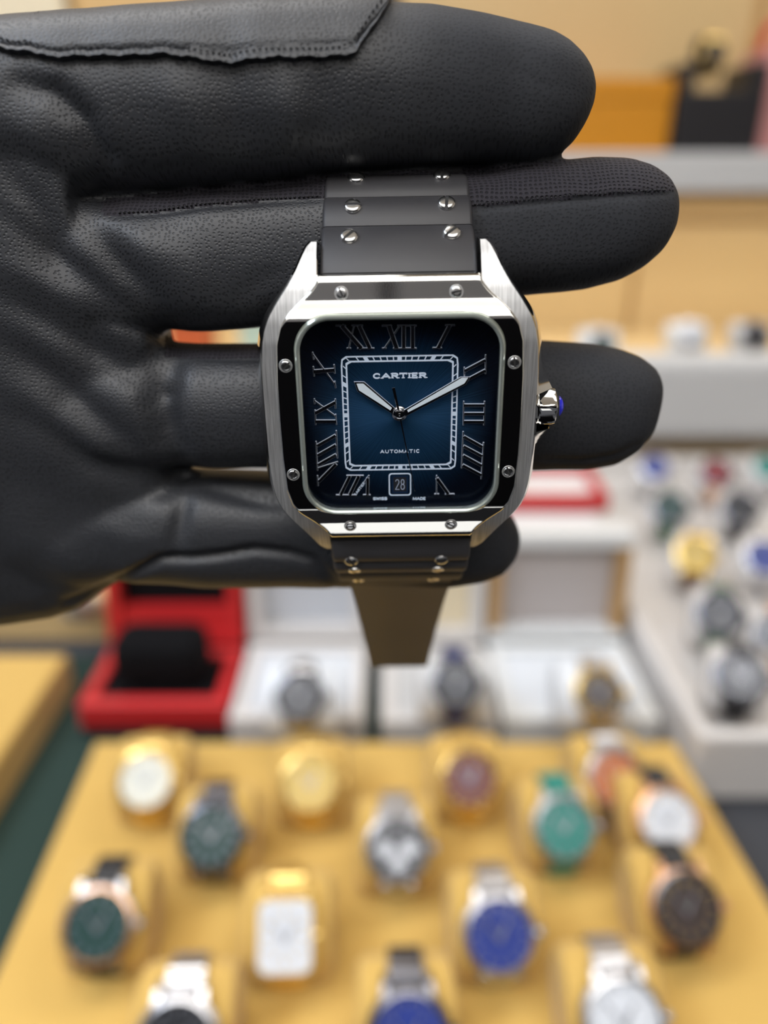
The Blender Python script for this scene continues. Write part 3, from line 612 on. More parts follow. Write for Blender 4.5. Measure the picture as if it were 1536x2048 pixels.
for k in range(60):
    a = 2*PI*k/60; dx, dy = math.sin(a), math.cos(a)
    ti = min((TX-0.70)/max(abs(dx), 1e-6), (TY-0.70)/max(abs(dy), 1e-6)); to = min((TX-0.12)/max(abs(dx), 1e-6), (TY-0.12)/max(abs(dy), 1e-6))
    cor = abs(abs(dx)-abs(dy)) < 0.15
    if cor: to -= 0.25
    w = 0.62 if k % 5 == 0 else 0.17
    fl = abs(dx)/TX < abs(dy)/TY                      # which side; tick ends parallel to it
    if fl: q = [(dx*ti-w/2, dy*ti), (dx*ti+w/2, dy*ti), (dx*to+w/2, dy*to), (dx*to-w/2, dy*to)]
    else: q = [(dx*ti, dy*ti-w/2), (dx*ti, dy*ti+w/2), (dx*to, dy*to+w/2), (dx*to, dy*to-w/2)]
    mb.prism(q, 0.0, 0.028)
mb.build('minute_track', M['print'], DL)
# --- numerals traced as bars; a() b() c() d() turn reading-crop coordinates into pixels
ca = lambda x, y: (600+x/7.68, 640+y/7.68); cb = lambda x, y: (800+x/7.314, 640+y/7.314)
cc = lambda x, y: (600+x/7.68, 830+y/7.68); cdd = lambda x, y: (800+x/7.314, 830+y/7.314)
PXW = 0.0735
def numeral(bars):
    mb = MB(); k = 0
    for (p, q, w) in bars:
        k += 1; zz = 0.34+0.002*(k % 3)
        A_ = Vector(wl(*p, 0.30)); B_ = Vector(wl(*q, 0.30)); ww = w*PXW
        mb.bar(A_, B_, ww, 0.0, zz, min(0.085, ww*0.36))
    chamfered(mb.build('numeral', M['numeral'], DL))
sv = 2.7
numeral([(ca(635, 85), ca(948, 440), 8.6), (ca(830, 85), ca(748, 440), 2.8), (ca(905, 85), ca(1075, 440), 8.4), (ca(545, 88), ca(705, 88), sv), (ca(790, 85), ca(967, 85), sv), (ca(715, 438), ca(785, 438), sv), (ca(878, 438), ca(1142, 438), sv)])
numeral([((777.5, 651), (793.5, 697.5), 9), ((800, 651), (768.5, 697.5), 2.8), ((807.4, 650), (807.4, 697), 8), ((825.3, 650), (825.3, 697), 8), ((763.8, 651.5), (784, 651.5), sv), ((794.5, 651.5), (833, 651.5), sv), ((764, 696.8), (773, 696.8), sv), ((786, 696.8), (833, 696.8), sv)])
numeral([(cb(732, 75), cb(555, 415), 7.6), (cb(662, 77), cb(805, 77), sv), (cb(475, 410), cb(615, 410), sv)])
numeral([(cb(942, 748), cb(1252, 585), 6.6), (cb(942, 900), cb(1252, 737), 6.6), (cb(942, 690), cb(942, 950), sv), (cb(1254, 508), cb(1254, 795), sv)])
numeral([((927.8, 811), (969, 811), 6.6), ((927.8, 828), (969, 828), 6.6), ((927.5, 844), (968.5, 844), 6.6), ((927.6, 802.5), (927, 851), sv), ((969.4, 802.5), (968, 851), sv)])
numeral([(cdd(928, 315), cdd(1208, 470), 6.8), (cdd(926, 458), cdd(1204, 605), 6.8), (cdd(920, 595), cdd(1198, 745), 6.8), (cdd(914, 735), cdd(1192, 882), 6.8), (cdd(925, 242), cdd(903, 782), sv), (cdd(1224, 403), cdd(1190, 942), sv)])
numeral([(cdd(536, 885), cdd(536, 1160), 2.4), (cdd(540, 925), cdd(708, 1160), 7.4), (cdd(503, 1162), cdd(572, 1162), sv), (cdd(658, 1162), cdd(798, 1162), sv)])
numeral([(cc(768, 938), cc(622, 1232), 7.2), (cc(905, 938), cc(762, 1232), 7.4), (cc(712, 936), cc(978, 936), sv), (cc(550, 1235), cc(868, 1235), sv), (cc(1060, 930), cc(985, 1040), 2.4), (cc(1040, 965), cc(1036, 1230), 6.6), (cc(968, 1233), cc(1084, 1233), sv)])
numeral([(cc(258, 478), cc(550, 315), 6.8), (cc(266, 625), cc(553, 462), 6.8), (cc(272, 772), cc(557, 612), 6.8), (cc(245, 405), cc(267, 858), sv), (cc(556, 240), cc(574, 668), sv), (cc(270, 818), cc(584, 722), 2.4), (cc(556, 752), cc(282, 1030), 7.0), (cc(267, 932), cc(277, 1093), sv)])
numeral([((671, 804.8), (630, 826.8), 7.4), ((628, 801), (672, 833.2), 2.6), ((631, 843.2), (672.4, 843.2), 7), ((628.5, 797.5), (629, 808.5), sv), ((630, 820), (631.3, 850), sv), ((670.5, 798), (671, 817.5), sv), ((671.2, 828.5), (672.7, 850), sv)])
numeral([(ca(208, 795), ca(535, 770), 8), (ca(200, 530), ca(542, 1000), 2.6), (ca(192, 495), ca(207, 612), sv), (ca(203, 715), ca(217, 868), sv), (ca(522, 685), ca(535, 825), sv), (ca(532, 940), ca(546, 1048), sv)])
# --- printed words: a small stroke alphabet
def arc_pts(cx, cy, rx, ry, a0, a1, n=14): return [(cx+rx*math.cos(math.radians(a0+(a1-a0)*k/n)), cy+ry*math.sin(math.radians(a0+(a1-a0)*k/n))) for k in range(n+1)]
GL = {'C': [arc_pts(.5, .5, .46, .5, 45, 315)], 'A': [[(0, 0), (.5, 1), (1, 0)], [(.2, .33), (.8, .33)]],
      'R': [[(.12, 0), (.12, 1)], [(.12, 1), (.6, 1)]+arc_pts(.6, .75, .32, .25, 90, -90, 8)+[(.12, .5)], [(.5, .5), (.95, 0)]],
      'T': [[(.5, 0), (.5, 1)], [(0, 1), (1, 1)]], 'I': [[(.5, 0), (.5, 1)]], 'E': [[(.12, 0), (.12, 1)], [(.12, 1), (.9, 1)], [(.12, .5), (.75, .5)], [(.12, 0), (.9, 0)]],
      'U': [[(.05, 1), (.05, .4)]+arc_pts(.5, .4, .45, .4, 180, 360, 10)+[(.95, 1)]], 'O': [arc_pts(.5, .5, .48, .5, 0, 360, 24)], 'M': [[(.02, 0), (.1, 1), (.5, .1), (.9, 1), (.98, 0)]],
      'S': [arc_pts(.5, .74, .42, .26, 20, 270, 12)+arc_pts(.5, .24, .45, .25, 90, -160, 12)], 'W': [[(0, 1), (.25, 0), (.5, .9), (.75, 0), (1, 1)]],
      'D': [[(.08, 0), (.08, 1)], [(.08, 1), (.45, 1)]+arc_pts(.45, .5, .5, .5, 90, -90, 12)+[(.08, 0)]],
      '2': [arc_pts(.5, .74, .42, .25, 165, -20, 12)+[(.06, 0)], [(.06, 0), (.95, 0)]], '8': [arc_pts(.5, .75, .36, .24, 0, 360, 20), arc_pts(.5, .26, .43, .26, 0, 360, 20)]}
WID = {'I': .30, 'M': 1.3, 'W': 1.35, 'E': .82, 'R': .95, 'A': 1.12}
SERIF = {'A': [(0, 0), (1, 0)], 'R': [(.12, 0), (.12, 1), (.97, 0)], 'T': [(.5, 0)], 'I': [(.5, 0), (.5, 1)], 'E': [(.12, 0), (.12, 1)]}
def word(txt, x0, x1, y0, y1, sw, z, parent, m, serif=False, gap=.28, basis=None, name='lettering'):
    mb = MB(); tw = sum(WID.get(c, 1) for c in txt)+gap*(len(txt)-1); k = (x1-x0)/tw; x = x0; h = y1-y0; zi = 0
    def T(p): return p if basis is None else basis(p)
    for c in txt:
        w = WID.get(c, 1)*k
        for pl in GL[c]:
            P = [(x+a*w, y0+b*h) for a, b in pl]
            for i in range(len(P)-1):
                zi += 0.0006
                a_, b_ = Vector(P[i]), Vector(P[i+1]); d = (b_-a_).normalized()*sw*0.25
                mb.bar(T(tuple(a_-d)), T(tuple(b_+d)), sw, z, z+0.02+zi)
        if serif:
            for (a, b) in SERIF.get(c, []):
                mb.bar(T((x+a*w-sw*1.0, y0+b*h)), T((x+a*w+sw*1.0, y0+b*h)), sw*0.6, z, z+0.018)
            if c == 'T':
                for q in (0, 1): mb.bar(T((x+q*w, y0+h+sw*.2)), T((x+q*w, y0+h*.7)), sw*.6, z, z+.0175)
            if c == 'E':
                for q in (0, 1): mb.bar(T((x+.9*w, y0+q*h)), T((x+.9*w, y0+h*(.28 if q == 0 else .72))), sw*.6, z, z+.0175)
            if c == 'C': mb.bar(T((x+.86*w, y0+h*.62)), T((x+.86*w, y0+h)), sw*.6, z, z+.0175)
        x += w+gap*k
    return mb.build(name, m, parent)
def wbox(u0, v0, u1, v1): a = wl(u0, v1); b = wl(u1, v0); return a[0], b[0], a[1], b[1]
x0, x1, y0, y1 = wbox(747, 745, 852, 757.5); word('CARTIER', x0, x1, y0+.08, y1-.08, 0.235, 0.012, DL, M['print'], True, .22)
x0, x1, y0, y1 = wbox(761, 899, 839, 906); word('AUTOMATIC', x0, x1, y0, y1, 0.115, 0.012, DL, M['print'], False, .42)
x0, x1, y0, y1 = wbox(746.5, 994.5, 774, 999.5); word('SWISS', x0, x1, y0, y1, 0.12, 0.012, DL, M['print'], False, .22)
x0, x1, y0, y1 = wbox(826, 994.5, 851, 999.5); word('MADE', x0, x1, y0, y1, 0.12, 0.012, DL, M['print'], False, .22)
A_ = Vector(wl(*cc(842, 1228))); B_ = Vector(wl(*cc(990, 1032))); ln = (B_-A_).length; e = (B_-A_).normalized(); pp = Vector((-e.y, e.x))
word('CARTIER', 0, ln, -0.17, 0.17, 0.085, 0.05, DL, M['print'], False, .2, basis=lambda p: tuple(A_+e*p[0]+pp*p[1]))
# --- date window
cxd, cyd = [(a+b)/2 for a, b in zip(wl(776.5, 943.5), wl(823, 993.7))]
dw = MB(); frame_mesh(dw, (1.72, 1.86), (1.53, 1.67), 0.45, 0.35, 0.0, 0.03, cyd, cxd)
dwo = dw.build('date_window', M['print'], W)
mb = MB(); N = 64; lv = [(1.25, 1.42, 0.1, 0.035), (1.0, 1.17, 0.03, 0.012)]
R0 = [(*on_rrect(2*PI*k/N+.01, *lv[0][:3]), lv[0][3]) for k in range(N)]; R1 = [(*on_rrect(2*PI*k/N+.01, *lv[1][:3]), lv[1][3]) for k in range(N)]
mb.add([(x+cxd, y+cyd, z) for x, y, z in R0+R1], [(k, (k+1) % N, N+(k+1) % N, N+k) for k in range(N)]); mb.build('window_bevel', M['datebev'], dwo)
MB().prism([(cxd-1.02, cyd-1.19), (cxd+1.02, cyd-1.19), (cxd+1.02, cyd+1.19), (cxd-1.02, cyd+1.19)], 0.002, 0.01).build('date_disc', M['date'], dwo)
word('28', cxd-0.72, cxd+0.72, cyd-0.82, cyd+0.82, 0.10, 0.012, dwo, mat('date_print', (0.45, 0.50, 0.60), 0.6), False, .3, name='date_digits')
# --- hands
def hand(name, outline_px, lume_px, z0):
    P = [wl(*p, z0) for p in outline_px]
    h = chamfered(MB().prism(P, z0-0.12, z0+0.1, 0.075).build(name, M['handm'], W))
    if lume_px: MB().prism([wl(*p, z0+.1) for p in lume_px], z0+0.05, z0+0.13).build('lume', M['lume'], h)
    return h
hand('hour_hand', [ca(828, 945), ca(985, 945), ca(1440, 1335), ca(1520, 1410), ca(1490, 1475), ca(1395, 1430), ca(882, 1096)], [ca(868, 978), ca(972, 978), ca(1412, 1350), ca(1388, 1388), ca(905, 1080)], 0.6)
hand('minute_hand', [cb(885, 830), cb(1032, 830), cb(965, 945), cb(110, 1395), cb(45, 1425), cb(10, 1365), cb(50, 1318)], [cb(905, 845), cb(996, 845), cb(942, 928), cb(118, 1350), cb(105, 1318)], 0.9)
c0 = wl(799, 829, 1.2); e0 = wl(786.8, 775.5, 1.2); e1 = wl(830.5, 984, 1.2)
mb = MB(); mb.bar(c0, e0, 0.30, 1.1, 1.22, 0.03, w2=0.46); mb.bar(c0, e1, 0.26, 1.1, 1.22, 0.03, w2=0.10)
sh_ = mb.build('seconds_hand', M['handm'], W)
MB().lathe([(1.12, 0.45), (1.12, 0.75), (0.95, 0.8), (0.9, 0.85), (0.9, 1.05), (0.72, 1.12), (0.72, 1.26), (0.5, 1.34), (0.22, 1.34), (0.2, 1.44), (0, 1.48)], 32, c=(c0[0], c0[1], 0)).build('centre_cap', M['handm'], W, smooth=True)
# --- crown
mb = MB(); rings = []
for (x, r_) in ((20.2, 2.6), (20.45, 3.05), (20.8, 3.28), (22.4, 3.28), (22.9, 3.1), (23.4, 2.5), (23.7, 1.75)):
    rg = []
    for k in range(7):
        for dk, rs in ((0, 1.0), (0.06, 0.99), (0.14, 0.945), (0.3, 0.895), (0.5, 0.88), (0.7, 0.895), (0.86, 0.945), (0.94, 0.99)):
            a = 2*PI*(k+dk)/7+math.radians(73); q = r_*(rs if 20.6 < x < 22.7 else 1-(1-rs)*0.35); rg.append((x, q*math.cos(a), -3.0+q*math.sin(a)))
    rings.append(rg)
CR = mb.loft(rings).build('crown', M['polished'], W, smooth=True, sharp=22); CR['label'] = 'faceted steel winding crown'
MB().lathe([(1.62, 23.6), (1.55, 23.95), (1.2, 24.3), (0.6, 24.55), (0, 24.62)], 24, axis='x', c=(0, 0, -3.0)).build('cabochon', M['cabochon'], CR, smooth=True)['label'] = 'blue cabochon'
MB().lathe([(0, 17), (1.6, 17), (1.6, 20.5), (0, 20.5)], 16, axis='x', c=(0, 0, -3.0)).build('crown_stem', M['polished'], CR)

# --- strap
def catmull(P, n):
    P = [Vector(p) for p in P]; out = []
    for i in range(len(P)-1):
        p0 = P[i-1] if i else P[0]*2-P[1]; p1, p2 = P[i], P[i+1]; p3 = P[i+2] if i+2 < len(P) else P[-1]*2-P[-2]
        for k in range(n):
            t = k/n; out.append(0.5*((2*p1)+(p2-p0)*t+(2*p0-5*p1+4*p2-p3)*t*t+(3*p1-p0-3*p2+p3)*t**3))
    out.append(P[-1]); return out
def depth_of(v, zl): r = ray(800, v); return (WC.y-zl*MM)/r.y     # camera depth at that pixel row
def strap_piece(P, Wd, th, bulge, name, parent, sgn, n=10, mat_=None):
    """P: (y,z) surface path, Wd: half widths at same samples"""
    Q = catmull([(p[0], p[1], w) for p, w in zip(P, Wd)], n); rings = []; N = len(Q)
    for i, q in enumerate(Q):
        a = Q[max(i-1, 0)]; b = Q[min(i+1, N-1)]; t = Vector((b.x-a.x, b.y-a.y)).normalized(); nn = Vector((-t.y, t.x))*sgn
        if nn.y < 0 and sgn > 0 and False: nn = -nn
        s = i/(N-1); h = bulge*(math.sin(PI*min(max(s, .02), .98))**0.6) - bulge*0.6
        w = q.z; c = 0.55
        def pt(x, o): return (x, q.x+nn.x*o, q.y+nn.y*o)
        rings.append([pt(-w, h-c), pt(-w+c*.3, h-c*.3), pt(-w+c, h), pt(w-c, h), pt(w-c*.3, h-c*.3), pt(w, h-c), pt(w, -th), pt(-w, -th)])
    o = MB().loft(rings).build(name, mat_ or M['rubber'], parent, smooth=True, sharp=50)
    return o, Q
def strap_half(rows, sgn, tail, screws, label):
    """rows: (v, zl, px width)"""
    r = W
    P = []; Wd = []
    for (v, zl, wpx) in rows:
        P.append((wl(800, v, zl)[1], zl)); Wd.append(wpx*depth_of(v, zl)/FPX/MM/2)
    nlink = len(rows)-1
    C_ = catmull([(p[0], p[1], w) for p, w in zip(P, Wd)], 12)
    for k in range(nlink):
        seg = C_[k*12:(k+1)*12+1]; seg = [seg[0], seg[4], seg[8], seg[12]]
        seg = [seg[0]+(seg[1]-seg[0])*0.02] + seg[1:3] + [seg[3]-(seg[3]-seg[2])*(0.03 if sgn > 0 else 0.16)]
        L_, Q = strap_piece([(q.x, q.y) for q in seg], [q.z for q in seg], 2.6, 0.8 if sgn > 0 else 0.9, 'strap_link', r, sgn, 6)
        for (su, svv) in screws[k]:
            # find the sample of the link seen at that pixel row
            best = min(range(1, len(Q)-1), key=lambda i: abs(1024-FPX*((Vector((0, WC.y-Q[i].y*MM, WC.z+Q[i].x*MM))-CAM).dot(UP))/((Vector((0, WC.y-Q[i].y*MM, WC.z+Q[i].x*MM))-CAM).dot(FW))-svv))
            q = Q[best]; t = Vector((Q[best+1].x-Q[best-1].x, Q[best+1].y-Q[best-1].y)).normalized(); nn = Vector((-t.y, t.x))*sgn
            dz = depth_of(svv, q.y); x = (su-800)*dz/FPX/MM + q.x*math.sin(ROLL)
            lo_ = sgn < 0; of_ = 0.16 if lo_ else 0.3
            screw(x, q.x+nn.x*of_, q.y+nn.y*of_, (0, nn.x, nn.y), 1.12 if lo_ else 1.32, L_, M['screw'], rim=False, dome=0.26 if lo_ else 0.42, name='strap_screw')
    if tail:
        P = []; Wd = []
        for (v, zl, wpx) in tail:
            if v is None: P.append(zl); Wd.append(wpx); continue
            P.append((wl(800, v, zl)[1], zl)); Wd.append(wpx*depth_of(v, zl)/FPX/MM/2)
        strap_piece(P, Wd, 1.8, 0.0, 'strap_tail', r, sgn, 10)[0]['label'] = label
    return r
strap_half([(541, -1.3, 317), (447, -7.6, 304), (389, -12.0, 294), (345, -17.0, 281)], 1,
           [(None, (32.6, -17.6), 10.1), (None, (33.3, -19.2), 10.0), (None, (33.9, -21), 9.9)],
           [[(697, 473), (902, 472)], [(705, 415), (892, 413)], [(713, 358), (884, 357)]], 'upper half of the black rubber strap going back between the fingers')
strap_half([(1083, -1.4, 281), (1128, -3.0, 272), (1146, -6.3, 256), (1163, -10.2, 238)], -1,
           [(1162, -10.6, 210), (1200, -18, 184), (1250, -28, 157), (1303, -38, 131), (1334, -44, 118)],
           [[(706, 1120), (886, 1120)], [(713, 1138), (879, 1138)], [(722, 1157), (872, 1157)]], 'lower half of the rubber strap hanging down and away')

# ================================================================== the gloved hand
def section(u, vt, vb, yc, b, e=2.3, n=36):
    """superellipse ring: X from u, heights from the pixel rows at world depth yc (mm)"""
    Y = yc*MM; vm = (vt+vb)/2; x = at_y(u, vm, Y).x/MM; zt_ = at_y(u, vt, Y).z/MM; zb_ = at_y(u, vb, Y).z/MM
    cz, a = (zt_+zb_)/2, (zt_-zb_)/2; r = []
    for k in range(n):
        t = 2*PI*k/n; c, s = math.cos(t), math.sin(t)
        r.append((x, yc-b*math.copysign(abs(c)**(2/e), c), cz+a*math.copysign(abs(s)**(2/e), s)))
    return r
gm = MB()
# index finger: lies in front of the strap
gm.loft([section(*q) for q in [(-60, 60, 420, 127, 12.5), (120, 44, 405, 126.5, 12), (260, 32, 392, 126, 11.5), (400, 21, 378, 125.5, 11), (540, 10, 362, 125.5, 10.8), (700, 3, 343, 126, 10.6), (780, 6, 337, 126.5, 10.5), (860, 10, 334, 127, 10.4), (940, 24, 332, 127.5, 10.3), (1010, 40, 331, 128, 10.2), (1050, 50, 333, 128, 10.1), (1088, 62, 327, 128, 9.8), (1120, 80, 314, 128, 9.0), (1148, 105, 290, 128, 7.6), (1168, 130, 258, 128, 5.8), (1180, 155, 225, 128, 3.6), (1187, 176, 200, 128, 1.4)]])
# middle finger: behind the case
gm.loft([section(*q) for q in [(60, 380, 660, 126, 11), (200, 392, 660, 125.5, 10.8), (320, 388, 662, 125, 10.6), (420, 378, 660, 125.2, 10.3), (540, 366, 650, 126.0, 10.1), (660, 352, 640, 126.4, 10), (800, 345, 618, 126.6, 10), (950, 343, 600, 126.6, 10), (1070, 324, 588, 126.6, 10), (1176, 313, 578, 126.6, 10), (1240, 315, 561, 126.6, 9.6), (1285, 328, 536, 126.6, 8.6), (1318, 348, 507, 126.6, 7.0), (1337, 372, 472, 126.6, 4.8), (1349, 396, 430, 126.6, 2.0)]])
# ring finger
gm.loft([section(*q) for q in [(100, 640, 960, 125.5, 11), (220, 668, 950, 125, 10.8), (320, 684, 938, 124.6, 10.4), (400, 690, 928, 124.4, 10.2), (540, 690, 926, 124.4, 10.2), (700, 688, 926, 124.4, 10.2), (900, 686, 928, 124.4, 10.2), (1080, 684, 931, 124.4, 10.2), (1176, 690, 930, 124.4, 10), (1230, 700, 922, 124.4, 9.2), (1270, 714, 900, 124.4, 7.8), (1298, 732, 868, 124.4, 5.8), (1312, 752, 830, 124.4, 3.6), (1318, 770, 802, 124.4, 1.4)]])
# little finger
gm.loft([section(*q) for q in [(60, 900, 1195, 126, 11), (140, 915, 1165, 125.6, 10.6), (250, 930, 1150, 125.2, 10.2), (340, 940, 1154, 124.8, 10), (420, 945, 1160, 124.6, 9.8), (540, 948, 1160, 124.6, 9.6), (660, 955, 1160, 124.8, 9.4), (800, 962, 1160, 125, 9.2), (900, 975, 1160, 125.2, 9.0), (960, 995, 1152, 125.4, 8.4), (1000, 1015, 1138, 125.6, 7.2), (1026, 1040, 1114, 125.8, 4.8), (1038, 1062, 1092, 125.8, 2.0)]])
# palm and heel of the hand, running out of the frame to the left
gm.loft([section(*q) for q in [(-760, 330, 1020, 128, 20, 2.2), (-600, 260, 1100, 127, 20, 2.3), (-420, 170, 1190, 126.5, 18, 2.5), (-260, 100, 1235, 126, 15.5, 2.8), (-120, 62, 1232, 126, 13.5, 3.0), (0, 52, 1220, 126, 12.6, 3.0), (60, 52, 1203, 126, 12.2, 3.0), (120, 52, 1172, 125.8, 11.6, 3.0), (170, 54, 1150, 125.8, 11, 3.0), (210, 60, 1130, 125.8, 10.0, 3.0)]])
gm.loft([section(*q) for q in [(120, 450, 1100, 126, 11, 3), (220, 470, 1080, 126, 10.5, 3), (290, 520, 1030, 126, 9.5, 3), (325, 560, 1000, 126, 8.0, 3), (345, 600, 980, 126, 5, 3)]])
gl = gm.build('gloved_hand', M['leather'])
rm = gl.modifiers.new('r', 'REMESH'); rm.mode = 'VOXEL'; rm.voxel_size = 0.00055; rm.adaptivity = 0
smo = gl.modifiers.new('s', 'SMOOTH'); smo.iterations = 9; smo.factor = 0.5
me2 = bpy.data.meshes.new_from_object(gl.evaluated_get(bpy.context.evaluated_depsgraph_get()))
gl.modifiers.clear(); old = gl.data; gl.data = me2; bpy.data.meshes.remove(old)
nv = len(me2.vertices); co = np.empty(nv*3); me2.vertices.foreach_get('co', co); co = co.reshape(-1, 3)
no = np.empty(nv*3); me2.vertex_normals.foreach_get('vector', no); no = no.reshape(-1, 3)
rel = co - np.array(CAM); dep = rel@np.array(FW); U_ = 768+FPX*rel[:, 0]/dep; V_ = 1024-FPX*(rel@np.array(UP))/dep
front = np.clip((-no[:, 1]+0.15)*1.6, 0, 1)
def stroke(pts, w, amp):
    """soft furrow (amp<0) or ridge along a polyline in reading coordinates; w px, amp mm"""
    best = np.full(nv, 1e9); k_ = np.zeros(nv); L_ = len(pts)-1
    for i in range(L_):
        ax, ay = pts[i]; bx, by = pts[i+1]; dx, dy = bx-ax, by-ay
        t = np.clip(((U_-ax)*dx+(V_-ay)*dy)/(dx*dx+dy*dy), 0, 1); d = np.hypot(U_-ax-dx*t, V_-ay-dy*t)
        m_ = d < best; best[m_] = d[m_]; k_[m_] = (i+t[m_])/L_
    return amp*np.exp(-(best/w)**2)*(0.35+0.65*np.sin(PI*np.clip(k_, 0.0, 1.0)))
dsp = np.zeros(nv)
FOLDS = [([(40, 165), (110, 185), (165, 240), (205, 320), (215, 390)], 26, -1.7), ([(0, 230), (70, 270), (130, 340), (160, 430)], 34, 0.6),
 ([(0, 330), (60, 400), (110, 480), (130, 560)], 26, -0.7), ([(180, 455), (235, 520), (280, 580), (335, 640)], 30, -1.7), ([(250, 470), (330, 520), (420, 600)], 46, 0.7),
 ([(0, 430), (120, 520), (220, 600), (340, 670)], 26, -1.0), ([(0, 520), (110, 580), (230, 660), (330, 700)], 24, 0.7), ([(0, 590), (120, 660), (240, 730), (320, 790)], 26, -0.9),
 ([(345, 690), (318, 745), (312, 810), (330, 880), (362, 940)], 32, -2.6), ([(352, 720), (340, 790), (345, 860), (365, 920)], 24, -1.2), ([(0, 680), (110, 760), (220, 860), (330, 960)], 30, -1.3), ([(0, 760), (120, 850), (240, 930)], 30, 0.7),
 ([(60, 830), (180, 920), (340, 985)], 26, -0.9), ([(372, 985), (360, 1040), (350, 1100)], 18, -1.2), ([(0, 950), (120, 1010), (250, 1040)], 40, -0.5), ([(30, 1060), (110, 1110), (170, 1170)], 36, 0.7), ([(0, 1130), (60, 1170), (120, 1210)], 26, -0.6), ([(190, 1050), (260, 1080), (330, 1085)], 26, 0.4),
 ([(470, 60), (455, 150), (470, 250), (485, 330)], 40, -0.7), ([(560, 150), (580, 230), (570, 310)], 34, 0.45), ([(640, 140), (655, 230), (650, 320)], 34, -0.4),
 ([(330, 150), (380, 240), (430, 330)], 40, 0.4), ([(470, 600), (520, 560), (580, 540)], 24, -0.4), ([(360, 945), (430, 975), (520, 1000), (600, 1010)], 22, -1.0),
 ([(130, 1205), (200, 1178), (262, 1150), (320, 1120), (380, 1118), (440, 1112), (510, 1100), (580, 1108), (625, 1120), (670, 1165)], 9, -1.5),
 ([(225, 432), (300, 428), (400, 414), (520, 404), (650, 398)], 6, -0.45), ([(945, 418), (1040, 408), (1150, 398), (1250, 390), (1342, 386)], 5, -0.7),
 ([(945, 406), (1040, 397), (1150, 388), (1250, 380), (1335, 378)], 7, 0.25), ([(1082, 918), (1160, 922), (1230, 912), (1290, 882)], 5, -0.5),
 ([(400, 716), (470, 718), (560, 718)], 5, -0.4), ([(1186, 190), (1170, 250), (1130, 300)], 14, -0.3), ([(1000, 130), (1100, 170), (1180, 186)], 5, -0.12)]
for f_ in FOLDS: dsp += stroke(*f_)
def wv(fx, fy, ph): return np.sin(U_/fx+V_/fy+ph)
dsp += 0.10*wv(60, 95, 0)*wv(-85, 50, 1.3) + 0.07*wv(33, -41, 2)*wv(47, 29, .4)
dsp *= front
co2 = co + no*dsp[:, None]*MM; me2.vertices.foreach_set('co', co2.ravel()); me2.update()
me2.polygons.foreach_set('use_smooth', [True]*len(me2.polygons))
# materials by region: 0 leather, 1 fingertip fabric, 2 gusset mesh
me2.materials.clear()
for k in ('leather', 'meshfab'): me2.materials.append(M[k])
npoly = len(me2.polygons); fc = np.empty(npoly*3); me2.polygons.foreach_get('center', fc); fc = fc.reshape(-1, 3)
fn = np.empty(npoly*3); me2.polygons.foreach_get('normal', fn); fn = fn.reshape(-1, 3)
rel = fc-np.array(CAM); dep = rel@np.array(FW); FU = 768+FPX*rel[:, 0]/dep; FV = 1024-FPX*(rel@np.array(UP))/dep; fz = fc[:, 2]
mi = np.zeros(npoly, int)
seam = np.interp(FU, [200, 300, 400, 520, 650, 945, 1040, 1150, 1250, 1342], [432, 428, 414, 404, 398, 416, 406, 396, 388, 384])
isidx = (FV < 352)
mi[(FU > 205) & (FV < seam) & (FV > np.interp(FU, [205, 400, 650, 945, 1120, 1350], [400, 372, 348, 335, 318, 300]))] = 1
mi[(FU > 1125) & (FV > 300) & (FV < seam)] = 1
mi[(FU > 330) & (FU < 700) & (FV > 672) & (FV < 716)] = 1
me2.polygons.foreach_set('material_index', mi); me2.update()
sm2 = gl.modifiers.new('soften', 'SMOOTH'); sm2.iterations = 3; sm2.factor = 0.5
tag(gl, 'black leather gloved left hand with open fingers holding up the square watch', 'hand')
# --- leather flap sewn along the index finger
from mathutils.bvhtree import BVHTree
bv = BVHTree.FromPolygons([tuple(c) for c in co2], [tuple(p.vertices) for p in me2.polygons])
EU = [-120, 0, 30, 48, 62, 85, 110, 180, 250, 330, 400, 462, 520, 600, 690, 712, 740, 785]; EV = [98, 101, 110, 113, 108, 117, 122, 119, 118, 114, 122, 130, 121, 119, 116, 109, 68, 6]
TOPV = [(-120, 50), (0, 48), (120, 44), (260, 32), (400, 21), (540, 10), (700, 3), (780, 4)]
rows = []; us = list(np.linspace(-120, 700, 165))+list(np.linspace(703, 782, 24)); nr = 14
for u in us:
    vb = float(np.interp(u, EU, EV))+1.6*math.sin(u*0.11)+0.9*math.sin(u*0.31+1); vt = float(np.interp(u, [q[0] for q in TOPV], [q[1] for q in TOPV]))
    row = []; lastp = None
    for k in range(nr):
        s = k/(nr-1); v = vb+(vt-6-vb)*s; d = ray(u, v).normalized(); hit = bv.ray_cast(CAM, d)
        if hit[0] is None:
            # over the top: walk back along the hand
            q = (lastp[0] if lastp else CAM+d*0.13)+Vector((0, 0.0016, 0.0)); loc, nn, _, _ = bv.find_nearest(q)
        else: loc, nn = hit[0], hit[1]
        lastp = (loc, nn); row.append((loc, nn))
    for k in range(3):
        q = lastp[0]+Vector((0, 0.002, 0.0006)); loc, nn, _, _ = bv.find_nearest(q); lastp = (loc, nn); row.append((loc, nn))
    rows.append(row)
v = []; f = []; m = len(rows[0])
OFF = 0.0010
for i, row in enumerate(rows):
    for k, (loc, nn) in enumerate(row):
        lift = OFF*(1.15 if k == 0 else 1.0 if k > 1 else 1.1)
        if k in (2,): lift = OFF*0.72
        v.append(tuple(loc+nn*lift))
nn0 = len(v)
for row in rows:
    for loc, nn in row: v.append(tuple(loc+nn*0.00005))
